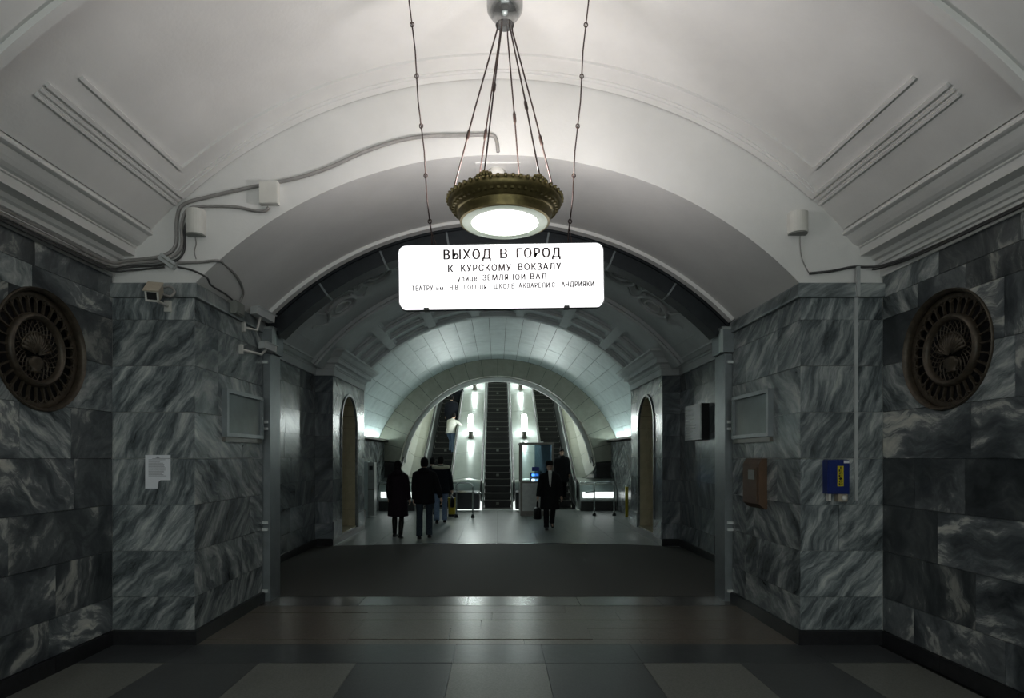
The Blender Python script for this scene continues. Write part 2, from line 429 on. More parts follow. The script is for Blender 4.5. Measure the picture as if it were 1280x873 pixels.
for sgn in (-1, 1):
    xs = sorted((sgn * XP, sgn * XH))
    wall_tiles(wall_front, 'y', YE, -1, ROWS, [xs] if sgn < 0 else [xs, xs, [xs[0], 3.1, xs[1]], xs, xs, xs, xs], M['marble_grey'])
    cc = []
    for k in range(8):
        cc.append([YE] + sorted(random.sample([5.9, 6.2, 6.45, 6.65], random.choice((1, 2)))) + [7.02])
    wall_tiles(wall_front, 'x', sgn * XP, -sgn, ROWS, cc, M['marble_grey'])
    # projecting cap course, mitred round the corner
    pth = [(sgn * XH, YE), (sgn * XP, YE), (sgn * XP, 7.02)]
    pr = [(-.04, 3.152), (.028, 3.152), (.032, 3.17), (.032, 3.262), (.022, 3.28), (-.04, 3.28)]
    if sgn > 0: pr = [(-o, z) for o, z in pr]
    pr = [(-o, z) for o, z in pr]
    sweep('cap_course', pth, pr, M['marble_cap'], wall_front)
    bp = [(.02, 0), (-.028, 0), (-.028, .127), (.02, .127)]
    if sgn > 0: bp = [(-o, z) for o, z in bp]
    sweep('skirting_stone', pth, bp, M['black_stone'], wall_front)
# worn plaster rim in front of the metal frame
rimmb = shell('', AC, AR - .035, .05, -46, 46, 6.93, 7.03, None, mb=MB())
smooth_by_angle(rimmb.build('plaster_rim', M['plaster'], wall_front), 30)
# ---- hall vault
vault = shell('ceiling', VC, VR, .12, -47.6, 47.6, -3, YE + .02, M['plaster'])
structure(vault)
def vault_strip(name, a0, a1, y0, y1, h, parent=vault, cz=VC, R=VR, n=None, mat=None):
    n = n or max(2, int(abs(a1 - a0) / 2))
    o = shell(name, cz, R - h, h + .01, a0, a1, y0, y1, mat or M['plaster'], parent, n=n); return o
AO = math.degrees(math.asin(2.86 / VR)); AI = math.degrees(math.asin(2.725 / VR))
for y0, y1, h in ((5.38, 5.46, .022), (5.35, 5.38, .011)):
    vault_strip('panel_moulding', -AO, AO, y0, y1, h)
vault_strip('panel_moulding', -AI, AI, 5.14, 5.165, .022); vault_strip('panel_moulding', -AI, AI, 5.165, 5.19, .010)
for s in (-1, 1):
    for d0, d1, h in ((-.2, .2, .022), (.5, .8, .016), (1.1, 1.4, .02)):
        vault_strip('panel_moulding', s * (AO + d0), s * (AO + d1), 3.80, YE, h, n=1)
    vault_strip('panel_moulding', s * (AI - .2), s * (AI + .18), 3.92, 5.165, .022, n=1)
# transverse rib nearer the viewer and the panelled bay on its other side
vault_strip('vault_rib', -47, 47, 3.02, 3.38, .07)
vault_strip('rib_moulding', -47, 47, 3.38, 3.45, .11); vault_strip('rib_moulding', -47, 47, 3.45, 3.48, .05); vault_strip('rib_moulding', -47, 47, 2.95, 3.02, .035)
for s in (-1, 1):
    for (a0, a1, y0, y1, h) in ((27, 41.5, 2.72, 2.77, .03), (27, 41.5, 1.6, 1.65, .03), (27, 27.6, 1.6, 2.77, .03), (40.9, 41.5, 1.6, 2.77, .03),
                                (29, 39.5, 2.58, 2.62, .04), (29, 39.5, 1.75, 1.79, .04), (29, 29.5, 1.75, 2.62, .04), (39, 39.5, 1.75, 2.62, .04)):
        vault_strip('panel_moulding', s*a0, s*a1, y0, y1, h)
# ---- hall cornice
CORN = [(-.05,3.34),(.012,3.34),(.012,3.415),(.035,3.42),(.035,3.45),(.055,3.455),(.055,3.49),(.085,3.50),(.10,3.53),(.195,3.535),(.195,3.605),
        (.21,3.61),(.21,3.622),(.235,3.63),(.262,3.648),(.288,3.675),(.308,3.70),(.32,3.718),(.345,3.722),(.36,3.728),(.36,3.748),(.34,3.775),(.25,3.86),(-.05,3.86)]
for sgn, side in ((-1, 'left'), (1, 'right')):
    pr = [(-sgn * o * 1, z) for o, z in CORN]
    # path runs along +y: left of travel is -x
    o = sweep('cornice', [(sgn * XH, -3), (sgn * XH, YE + .02)], [(-(-sgn*oo) if False else (sgn*oo), z) for oo, z in CORN], M['plaster'], walls[sgn])
# ---- passage behind the frame
PR, PC = 4.23, .78
XS, YA, YB = 3.16, 11.5, 14.2      # pier face, pier start, pier end
XC, YD = 3.80, 20.1                # tiled hall half-width, portal plane
for sgn, side in ((-1, 'left'), (1, 'right')):
    lo, hi = sorted((sgn*(XH+.02), sgn*(XH+.5)))
    wp = structure(MB().box(lo, hi, 7.4, YA + .1, -.1, 4.2).build('wall_passage_' + side, M['joint']))
    cc = [joints(7.4, YA, .55, .95) for k in range(8)]
    rr = ROWS[:-1] + [3.27]
    wall_tiles(wp, 'x', sgn*XH, -sgn, rr, cc, M['marble_dark'])
    bl, bh = sorted((sgn*(XH-.03), sgn*XH))
    for a in range(4): piece(wp, 'skirting_stone', bl, bh, 7.4 + a*1.02, 7.4 + a*1.02 + 1.016, 0, .13, M['black_stone'])
    # pier with an arched niche
    lo, hi = sorted((sgn*(XS+.02), sgn*4.6))
    pier = structure(MB().box(lo, hi, YA + .02, YB - .02, -.1, 3.9).build('wall_pier_' + side, M['joint']))
    t1 = wall_tiles(pier, 'y', YA, -1, rr, [sorted((sgn*XS, sgn*XH))], M['marble_dark'])
    t2 = wall_tiles(pier, 'x', sgn*XS, -sgn, rr, [[YA, 12.2, 13.4, YB], [YA, 12.8, YB], [YA, 12.4, 13.3, YB]], M['marble_dark'])
    t3 = wall_tiles(pier, 'y', YB, 1, rr, [sorted((sgn*XS, sgn*XC))], M['marble_dark'])
    y0, y1 = 12.12, 13.42; ym, hw = (y0+y1)/2, (y1-y0)/2
    poly = [(y0, .17), (y1, .17)] + [(ym + hw*math.cos(PI*k/20), 2.34 + hw*math.sin(PI*k/20)) for k in range(21)]
    cu = MB().prism(poly, 'x', sgn*(XS-.3), sgn*(XS+.42)).build('cutter', M['void'])
    for o in [pier] + t2: cut(o, cu)
    drop(cu)
    # niche lining courses and architrave
    zz = [.17, .55, .95, 1.35, 1.75, 2.15]
    lo, hi = sorted((sgn*(XS+.40), sgn*(XS+.42)))
    for i in range(5):
        for a, bb in (((y0, ym), (ym, y1)) if i % 2 else ((y0, ym-.25), (ym-.25, ym+.3), (ym+.3, y1))):
            piece(pier, 'niche_stone', lo, hi, a+.003, bb-.003, zz[i]+.003, zz[i+1]-.003, M['niche'])
    top = [(y0, 2.153), (y1, 2.153)] + [(ym + hw*math.cos(PI*k/20), 2.34 + hw*math.sin(PI*k/20)) for k in range(21)]
    MB().prism(top, 'x', lo, hi).build('niche_stone', M['niche'], pier)
    jl, jh = sorted((sgn*(XS+.02), sgn*(XS+.40)))
    zs = [.172, .53, .90, 1.26, 1.62, 1.98, 2.34]
    for i in range(6):
        xm = jl + (jh - jl)*(.38 if i % 2 else .62)
        for a, bb in ((jl, xm), (xm, jh)):
            piece(pier, 'niche_stone', a+.002, bb-.002, y1-.02, y1-.002, zs[i]+.002, zs[i+1]-.002, M['niche'])
            piece(pier, 'niche_stone', a+.002, bb-.002, y0+.002, y0+.02, zs[i]+.002, zs[i+1]-.002, M['niche'])
    for i in range(7):
        q = MB(); aa = [PI*(i + .01 + .98*k/3)/7 for k in range(4)]
        q.rings([[(x, ym + r*math.cos(t_), 2.34 + r*math.sin(t_)) for t_ in aa] for x, r in ((jl, hw-.002), (jl, hw-.02), (jh, hw-.02), (jh, hw-.002))], closed=False)
        q.build('niche_stone', M['niche'], pier)
    piece(pier, 'niche_sill', min(jl, sgn*XS), max(jh, sgn*XS), y0, y1, .15, .172, M['niche'])
    am = MB()
    for rr0, rr1 in ((hw+.005, hw+.055),):
        prf = lambda k, r: (ym + r*math.cos(PI*k/20), 2.34 + r*math.sin(PI*k/20))
        pin = [(y1+.005, .17)] + [prf(k, rr0) for k in range(21)] + [(y0-.005, .17)]
        pou = [(y1+.055, .17)] + [prf(k, rr1) for k in range(21)] + [(y0-.055, .17)]
        xa, xb = sgn*XS, sgn*(XS-.025)
        am.rings([[(xa,)+p for p in pin], [(xb,)+p for p in pin], [(xb,)+p for p in pou], [(xa,)+p for p in pou]], closed=False)
    am.build('architrave', M['marble_cap'], pier)
    # plinth
    sw = sgn
    pth = [(sgn*XH, YA), (sgn*XS, YA), (sgn*XS, YB), (sgn*XC, YB)]
    for prof, mt, nm in (([(.01,0),(-.06,0),(-.06,.13),(.01,.14)], 'black_stone', 'skirting_stone'),):
        sweep(nm, pth, [(-o*(-sgn) * -1 if False else o*(-sgn)*-1, z) for o, z in prof], M[mt], pier)
    for a, bb in ((YA-.035, y0-.06), (y1+.06, YB+.035)):
        l2, h2 = sorted((sgn*XS, sgn*(XS-.035)))
        piece(pier, 'plinth_block', l2, h2, a, bb, .13, .46, M['marble_dark'])
    # cornice of the passage
    PCN = [(-.03,3.27),(.03,3.27),(.03,3.40),(.045,3.405),(.045,3.43),(.06,3.435),(.06,3.475),(.085,3.49),(.15,3.495),(.15,3.57),(.165,3.575),(.165,3.59),
           (.20,3.605),(.235,3.635),(.26,3.67),(.29,3.69),(.31,3.70),(.31,3.735),(.26,3.76),(-.03,3.80)]
    pth = [(sgn*XH, 7.4), (sgn*XH, YA), (sgn*XS, YA), (sgn*XS, YB - .05), (sgn*XC, YB - .05)]
    sweep('cornice', pth, [(sgn*o, z) for o, z in PCN], M['plaster_low'], pier)
# passage vault: plain bay with shallow relief, then a coffered band
pv = structure(shell('ceiling_passage', PC, PR + .10, .10, -52, 52, 7.4, YB - .05, M['plaster_low']))
def pstrip(name, a0, a1, y0, y1, h, n=None, mat=None):
    return shell(name, PC, PR + .10 - h, h + .005, a0, a1, y0, y1, mat or M['plaster_low'], pv, n=n or max(2, int(abs(a1-a0)/2)))
pstrip('vault_rib', -52, 52, 11.02, 11.18, .10); pstrip('vault_rib', -52, 52, 7.4, 7.75, .05)
pstrip('vault_moulding', -52, 52, 10.96, 11.02, .06)
CA = [-49, -35, -21, -7, 7, 21, 35, 49]; CY = [11.75, 12.55, 13.30, 14.0]
pstrip('coffer_rib', -52, 52, 11.18, CY[0], .10)
pstrip('coffer_rib', -52, 52, CY[1]-.07, CY[1]+.07, .10); pstrip('coffer_rib', -52, 52, CY[2]-.07, CY[2]+.07, .10)
pstrip('coffer_rib', -52, 52, CY[3]-.03, YB-.04, .115)
for a in CA:
    pstrip('coffer_rib', a-1.3, a+1.3, CY[0], CY[3], .10, n=2)
for i in range(7):
    for j in range(3):
        a0, a1, y0, y1 = CA[i]+1.3, CA[i+1]-1.3, CY[j]+(.07 if j else 0), CY[j+1]-(.07 if j < 2 else .03)
        q = MB()
        for (b0, b1, c0, c1) in ((a0, a1, y0, y0+.06), (a0, a1, y1-.06, y1), (a0, a0+.9, y0, y1), (a1-.9, a1, y0, y1)):
            shell('', PC, PR + .055, .05, b0, b1, c0, c1, None, mb=q, n=4)
        shell('', PC, PR + .08, .03, a0+2.6, a1-2.6, y0+.2, y1-.2, None, mb=q, n=4)
        q.build('coffer_frame', M['plaster_low'], pv)
# wreath and ribbon relief
def on_vault(a, y, lift=.03): 
    r = PR + .10 - lift
    return Vector((r*math.sin(rad(a)), y, PC + r*math.cos(rad(a))))
for s in (-1, 1):
    for ac, yc in ((s*37, 10.0), (s*27, 9.6), (s*17, 9.3)):
        q = MB()
        ringp = [on_vault(ac + 3.6*math.cos(2*PI*k/28), yc + .30*math.sin(2*PI*k/28)) for k in range(29)]
        q.tube(ringp, .035, 6)
        q.tube([on_vault(ac + 1.9*math.cos(2*PI*k/20), yc + .16*math.sin(2*PI*k/20)) for k in range(21)], .022, 6)
        for e in (-1, 1):
            q.tube([on_vault(ac + e*(3.6 + 4.5*t), yc + .16*math.sin(t*5)) for t in [i/12 for i in range(13)]], [.03 - .022*i/12 for i in range(13)], 6)
            q.tube([on_vault(ac + e*(3.0 + 3.0*t), yc - .25 - .30*t + .1*math.sin(t*6)) for t in [i/12 for i in range(13)]], [.026 - .018*i/12 for i in range(13)], 6)
        q.build('relief_wreath', M['plaster_low'], pv, smooth=True)
# ---- tiled hall
TR, TC = 4.30, .70
tv = structure(shell('ceiling_tiled', TC, TR + .03, .12, -68.5, 68.5, YB - .05, YD + .3, M['joint']))
rowsY = [YB - .04, 15.5, 17.0, 18.55, YD + .005]
nA = 25
for r in range(4):
    for c in range(nA):
        a0 = -68.5 + 137*c/nA; a1 = a0 + 137/nA
        if r % 2: pass
        q = shell('', TC, TR + random.choice((0, .002, .004)), .028, a0 + .06, a1 - .06, rowsY[r]+.006, rowsY[r+1]-.006, None, mb=MB(), n=2)
        q.build('vault_panel', M['tile_white'], tv)
for sgn, side in ((-1, 'left'), (1, 'right')):
    lo, hi = sorted((sgn*(XC+.02), sgn*(XC+.6)))
    wt = structure(MB().box(lo, hi, YB - .05, YD + .3, -.1, 2.25).build('wall_dado_' + side, M['joint']))
    wall_tiles(wt, 'x', sgn*XC, -sgn, [0, .55, 1.4, 2.2], [[YB, 15.6, 17.0, 18.1, 19.1, YD]], M['marble_grey'])
    # light ledge with a lip that hides the tubes
    lo, hi = sorted((sgn*(XC-.14), sgn*(XC+.3)))
    q = MB().box(lo, hi, YB, YD, 2.20, 2.235)
    lo2, hi2 = sorted((sgn*(XC-.14), sgn*(XC-.12)))
    q.box(lo2, hi2, YB, YD, 2.20, 2.30)
    q.build('light_ledge', M['booth_metal'], wt)
    for k in range(4):
        t = thing('cove_light', 'fluorescent tube on the wall ledge above the %s, %s one from the pier' % ('kiosk pillar' if sgn < 0 else 'yellow post', ('first', 'second', 'third', 'last')[k]), 'light', (sgn*(XC-.03), 14.75 + k*1.33, 2.235))
        x = sgn*(XC-.03); ya = 14.75 + k*1.33
        MB().box(x-.03, x+.03, ya, ya+1.22, 2.235, 2.262).build('batten', M['white_plastic'], t)
        MB().tube([(x, ya+.03, 2.285), (x, ya+1.19, 2.285)], .019, 8).build('tube', M['cove'], t, smooth=True)
# ---- portal ring at the foot of the escalators
RI, RCZ = 3.30, 1.127
portal = MB()
angs = [-97 + 194*i/60 for i in range(61)]
pin = [(RI+.02)*math.sin(rad(a)) for a in angs]
def outer_pt(a):
    # meet the tiled vault along the ray from the inner centre
    d = (math.sin(rad(a)), math.cos(rad(a))); dz = RCZ - TC
    bq = d[1]*dz; cq = dz*dz - (TR+.12)**2
    t = -bq + math.sqrt(bq*bq - cq); return (d[0]*t, RCZ + d[1]*t)
ring = [((RI+.02)*math.sin(rad(a)), RCZ + (RI+.02)*math.cos(rad(a))) for a in angs]
oring = [outer_pt(a) for a in angs]
portal.rings([[(x, YD+.02, z) for x, z in ring], [(x, YD+.02, z) for x, z in oring]], closed=False)
portal.rings([[(x, YD+.02, z) for x, z in ring], [(x, YD+.45, z) for x, z in ring]], closed=False)
pw = smooth_by_angle(structure(portal.build('wall_portal', M['joint'])), 30)
A = [-83 + 166*i/20 for i in range(21)]
for i in range(20):
    q = MB(); n = 4
    aa = [A[i] + .09 + (A[i+1]-A[i]-.18)*k/n for k in range(n+1)]
    fi = [(RI*math.sin(rad(a)), RCZ + RI*math.cos(rad(a))) for a in aa]
    fo = []
    for a in aa:
        x, z = outer_pt(a); l = (TR - .005)/(TR+.12); fo.append((x*l, TC + (z-TC)*l))
    q.rings([[(x, YD+.03, z) for x, z in fi], [(x, YD, z) for x, z in fi], [(x, YD, z) for x, z in fo], [(x, YD+.03, z) for x, z in fo]], closed=False)
    q.rings([[(x, YD+.03, z) for x, z in fi], [(x, YD+.42, z) for x, z in fi]], closed=False)
    q.build('portal_stone', M['beige'], pw)
for k in range(1):
    q = shell('', RCZ, RI - .13, .15, -90, 90, YD+.36, YD+.52, None, mb=MB(), n=60)
    smooth_by_angle(q.build('portal_rim', M['plaster'], pw), 30)
for sgn in (-1, 1):
    lo, hi = sorted((sgn*3.24, sgn*4.3))
    piece(pw, 'portal_ledge', lo, hi, YD-.03, YD+.4, 1.44, 1.50, M['black_stone'])
    piece(pw, 'portal_base', lo, hi, YD+.06, YD+.4, 0, 1.44, M['marble_grey'])
# ---- inclined tunnel
TG = math.tan(rad(30))
tun = MB(); rs = []
for y in (YD+.40, 44.0):
    c = RCZ + (y - YD - .4)*TG
    rs.append([((RI+.06)*math.sin(rad(a)), y, c + (RI+.06)*math.cos(rad(a))) for a in [-140 + 280*i/64 for i in range(65)]])
tun.rings(rs, closed=False)
tw = smooth_by_angle(structure(tun.build('wall_tunnel', M['cream'])), 30)
for sgn in (-1, 1):
    for j in range(11):
        y0 = YD + .52 + j*1.0
        for (a0, a1) in ((50, 66), (66, 82), (82, 98)):
            q = MB(); rs = []
            for (y, r) in ((y0+.01, RI+.05), (y0+.01, RI+.02), (y0+.985, RI+.02), (y0+.985, RI+.05)):
                c = RCZ + (y - YD - .4)*TG
                rs.append([(sgn*r*math.sin(rad(a)), y, c + r*math.cos(rad(a))) for a in [a0+.12 + (a1-a0-.24)*k/4 for k in range(5)]])
            q.rings(rs, closed=False).build('tunnel_panel', M['cream'], tw)

# ================================================================== DOOR FRAME
df = thing('pressure_door_frame', 'grey metal pressure door frame lining the passage arch with dark curved plates', 'door frame', (0, 7.15, 0))
edges = [-46.6,-34.3,-21.8,-9.3,9.3,21.8,34.3,46.6]
for i in range(7):
    q = shell('', AC, AR - .215, .165, edges[i]+.18, edges[i+1]-.18, 7.10, 7.34, None, mb=MB(), n=10)
    smooth_by_angle(q.build('arch_plate', M['steel_dark'], df), 30)
for a in edges[1:-1]:
    q = shell('', AC, AR - .222, .175, a-.16, a+.16, 7.09, 7.34, None, mb=MB(), n=1)
    q.build('joint_strip', M['steel_paint'], df)
smooth_by_angle(shell('', AC, AR - .05, .04, -46.6, 46.6, 7.06, 7.38, None, mb=MB()).build('seal_band', M['steel_dark'], df), 30)
for s in (-1, 1):
    def X(a, b): return sorted((s*a, s*b))
    x0, x1 = X(2.66, 2.80)
    q = MB().box(x0, x1, 7.04, 7.34, 0, 2.92)
    a0, a1 = X(2.66, 2.685); q.box(a0, a1, 7.02, 7.04, .02, 2.90)
    a0, a1 = X(2.765, 2.80); q.box(a0, a1, 7.02, 7.04, .02, 2.90)
    post = q.build('post', M['steel_paint'], df)
    for z in (.12, .84, .92, 2.02, 2.10, 2.80):
        a0, a1 = X(2.685, 2.765); MB().box(a0, a1, 7.0, 7.04, z, z+.03).build('cross_bar', M['trim'], post)
    x0, x1 = X(2.63, 2.84); MB().box(x0, x1, 6.99, 7.36, 2.93, 3.20).build('head_block', M['steel_paint'], df)
    x0, x1 = X(2.61, 2.80); MB().box(x0, x1, 6.98, 7.36, 3.20, 3.225).build('head_cap', M['steel'], df)
    x0, x1 = X(2.60, 2.63); MB().box(x0, x1, 7.0, 7.05, 2.93, 3.20).build('head_strip', M['steel'], df)

# ================================================================== PENDANT LAMP
def pendant(cx, cy, label, lit=True):
    t = thing('pendant_lamp', label, 'lamp', (cx, cy, 3.42))
    zb = 3.42
    prof = [(.300,zb+.005),(.315,zb-.005),(.33,zb+.0),(.335,zb+.035),(.345,zb+.05),(.345,zb+.062),(.362,zb+.07),(.366,zb+.085),(.395,zb+.10),(.412,zb+.125),(.416,zb+.15),
            (.40,zb+.175),(.372,zb+.185),(.355,zb+.18),(.33,zb+.15),(.318,zb+.06),(.300,zb+.03)]
    smooth_by_angle(MB().lathe(prof + [prof[0]], (cx, cy, 0), 64).build('bowl_ring', M['bronze'], t), 50)
    q = MB()
    for k in range(52):
        a = 2*PI*k/52; d = Vector((math.cos(a), math.sin(a), 0)); tt = Vector((-d.y, d.x, 0))
        c = Vector((cx, cy, zb + .126)) + d*.398
        up = Vector((0,0,1))*.040 + d*.022
        q.obox(c, tt*.010, d*.010, up)
        q.sphere(c + d*.004 + up*.75, .013, .013, .014, 6, 4)
    tag(q.build('fluted_band', M['bronze'], t), kind='stuff')
    smooth_by_angle(MB().lathe([(.245,zb-.006),(.30,zb-.012),(.318,zb+.0),(.312,zb+.02),(.245,zb+.016)] + [(.245,zb-.006)], (cx,cy,0), 64).build('glass_rim', M['lamp_rim'], t), 60)
    MB().lathe([(.004,zb-.022),(.12,zb-.019),(.20,zb-.010),(.246,zb-.002),(.246,zb+.008),(.004,zb+.008)], (cx,cy,0), 48).build('diffuser', M['lamp_disc'], t, smooth=True)
    MB().lathe([(.01,zb+.02),(.31,zb+.02),(.312,zb+.03),(.01,zb+.03)], (cx,cy,0), 32).build('reflector_tray', M['white_plastic'], t)
    hz = VC + VR
    hub = [(.10,hz+.02),(.125,hz-.02),(.132,hz-.08),(.133,hz-.15),(.130,hz-.19),(.116,hz-.215),(.098,hz-.238),(.082,hz-.25),(.078,hz-.262),(.074,hz-.268),(.068,hz-.30),(.01,hz-.305)]
    smooth_by_angle(MB().lathe(hub, (cx,cy,0), 40).build('ceiling_hub', M['hub_metal'], t), 50)
    zt = hz - .29
    for k in range(6):
        a = rad(-22 + 60*k); d = Vector((math.sin(a), -math.cos(a), 0))
        p0 = Vector((cx, cy, zt)) + d*.055; p1 = Vector((cx, cy, zb + .185)) + d*.385
        pm = p0 + Vector((0,0,-.05)) + d*.002
        cbl = MB().tube([p0 + Vector((0,0,.03)), pm, p0.lerp(p1, .5), p1], .0062, 6).build('hanger_rod', M['wire'], t, smooth=True)
        f = .42 + .1*(k % 3)
        a0, a1 = p0.lerp(p1, f), p0.lerp(p1, f + .07)
        MB().tube([a0, a0.lerp(a1,.25), a0.lerp(a1,.75), a1], [.006,.0125,.0125,.006], 7).build('turnbuckle', M['wire'], cbl, smooth=True)
        q = MB(); tt = Vector((-d.y, d.x, 0))
        for j in (-2,-1,0,1,2):
            q.sphere(p1 + tt*.022*j + Vector((0,0,.012 - .006*abs(j))), .016, .016, .024 - .004*abs(j), 8, 5)
        q.build('leaf_clip', M['bronze'], t, smooth=True)
    if lit:
        la = bpy.data.lights.new('bowl_bulbs', 'POINT'); la.shadow_soft_size = .10; la.energy = LAMP_UP; la.color = (1.0, .955, .955)
        lo = bpy.data.objects.new('bowl_bulbs', la); COL.objects.link(lo); lo.location = (0, 0, .14); lo.parent = t
    return t
pendant(.053, 4.40, 'bronze ring pendant lamp with glowing white glass disc hanging above the illuminated sign')
pendant(.053, -1.2, 'second bronze ring pendant lamp, added unseen behind the viewer for fill light')  # invented lamp behind the camera, added to give the hall more light

# ================================================================== EXIT SIGN
YS = 4.65
sx0, sx1, sz0, sz1 = (500-VX)*YS/FPX, (753-VX)*YS/FPX, EYE+(VY-386)*YS/FPX, EYE+(VY-308)*YS/FPX
scx, scz, sw, sh = (sx0+sx1)/2, (sz0+sz1)/2, (sx1-sx0)/2, (sz1-sz0)/2
sg = thing('exit_sign', 'white illuminated hanging sign with lines of dark Cyrillic lettering', 'sign', (scx, YS, scz))
sg.rotation_euler = (0, rad(-.9), 0)
def rrect(w, h, r, n=6):
    out = []
    for cx, cz, a0 in ((w-r, h-r, 0), (-w+r, h-r, 90), (-w+r, -h+r, 180), (w-r, -h+r, 270)):
        for k in range(n+1):
            a = rad(a0 + 90*k/n); out.append((cx + r*math.cos(a), cz + r*math.sin(a)))
    return out
def child(name, me, parent): return link(name, me, parent, None, world=False)
child('light_face', MB().prism(rrect(sw, sh, .055), 'y', -.04, .04).mesh('light_face', M['sign_face']), sg)
q = MB(); o1 = rrect(sw+.007, sh+.007, .06); 
q.rings([[(x,-.03,z) for x,z in o1],[(x,.03,z) for x,z in o1]], cap=False)
child('case', q.mesh('case', M['steel_dark']), sg)
for xx in (-.58, .50):
    child('latch', MB().box(xx-.02, xx+.02, -.045, .02, -sh-.014, -sh+.006).mesh('latch', M['black']), sg)
def text_mesh(name, body, size, mat, width=None, ext=.0015, spacing=1.0, bold=0):
    cu = bpy.data.curves.new(name, 'FONT'); cu.body = body; cu.size = size; cu.align_x = 'CENTER'; cu.align_y = 'CENTER'
    cu.extrude = ext; cu.resolution_u = 3; cu.space_character = spacing
    to = bpy.data.objects.new(name, cu); COL.objects.link(to)
    dg = bpy.context.evaluated_depsgraph_get()
    me = bpy.data.meshes.new_from_object(to.evaluated_get(dg))
    bpy.data.objects.remove(to)
    xs = [v.co.x for v in me.vertices]
    if xs:
        c = (min(xs)+max(xs))/2; k = (width/(max(xs)-min(xs))) if width else 1
        for v in me.vertices: v.co.x = (v.co.x - c)*k
    if bold:
        vs = [tuple(v.co) for v in me.vertices]; fs = [tuple(p.vertices) for p in me.polygons]; q = MB()
        for d in (-bold, 0, bold): q.add([(x + d, y, z + abs(d)*.02) for x, y, z in vs], fs)
        bpy.data.meshes.remove(me); me = q.mesh(name, mat)
    me.materials.clear(); me.materials.append(mat); me.name = name
    return me
def put_text(body, px0, px1, pyc, hpx, bold):
    k = YS/FPX
    me = text_mesh('lettering', body, hpx*k/.72, M['sign_text'], (px1-px0)*k, .0015, 1.22, bold)
    o = child('lettering', me, sg)
    o.location = ((px0+px1)/2*k - VX*k - scx, -.0445, EYE + (VY-pyc)*k - scz); o.rotation_euler = (PI/2, 0, 0)
for body, px0, px1, pyc, hpx, bold in (
        ('ВЫХОД',555.8,613.8,320.8,12,.0030), ('В',625.7,634.3,320.5,12,.0030), ('ГОРОД',646,700,320.2,12,.0030),
        ('К',561,567,338,8.5,.0024), ('КУРСКОМУ',577,638.7,337.5,8.5,.0024), ('ВОКЗАЛУ',648,700.5,337,8.5,.0024),
        ('улице',572,596.5,350.3,6.5,.0016), ('ЗЕМЛЯНОЙ',603.5,656.0,349.5,7,.0016), ('ВАЛ',662.6,682,349,7,.0020),
        ('ТЕАТРУ',515.7,541.7,361.5,6.2,.0014), ('им.',546,556.5,361.7,5.5,.0010), ('Н.В.',562.8,574.4,361.3,6.2,.0014), ('ГОГОЛЯ',580.7,608,361,6.2,.0014),
        ('ШКОЛЕ',617.6,642,360.5,6.2,.0014), ('АКВАРЕЛИ',648,686,360,6.2,.0014), ('С.',689,694.6,359.8,6.2,.0014), ('АНДРИЯКИ',701,741,359.3,6.2,.0016)):
    put_text(body, px0, px1, pyc, hpx, bold)
for s, xt, xb, lab in ((-1, 511, 540, 'security cameras'), (1, 736, 710, 'telephone box')):
    p1 = Vector(((xb-VX)*YS/FPX, YS, sz1+.0)); p0 = P(xt, -14, 4.3)
    hz_ = VC + math.sqrt(VR**2 - p0.x**2)
    p0 = p0 + (p0 - p1).normalized() * ((hz_ - p0.z) / (p0 - p1).normalized().z)
    t = thing('hanger_chain', 'dark linked hanger rod from the vault to the sign end nearer the %s' % lab, 'hanger', tuple(p1))
    cuts = [0, .16, .345, .53, .72, .90, 1.0]
    for i in range(6):
        a, bq = p0.lerp(p1, cuts[i]), p0.lerp(p1, cuts[i+1])
        rod = MB().tube([a, a.lerp(bq,.5) + Vector((.006*s*(-1)**i, 0, 0)), bq], .0055, 6).build('rod', M['wire'], t, smooth=True)
        if i:
            MB().tube([a + Vector((.013*math.cos(2*PI*k/10), 0, .017*math.sin(2*PI*k/10))) for k in range(11)], .0045, 5).build('link', M['wire'], rod, smooth=True)
    e = p0.lerp(p1, .93)
    MB().tube([e, p1 + Vector((.03,0,.02)), p1 + Vector((.03,0,-.01))], .004, 5).build('hook', M['wire'], t, smooth=True)

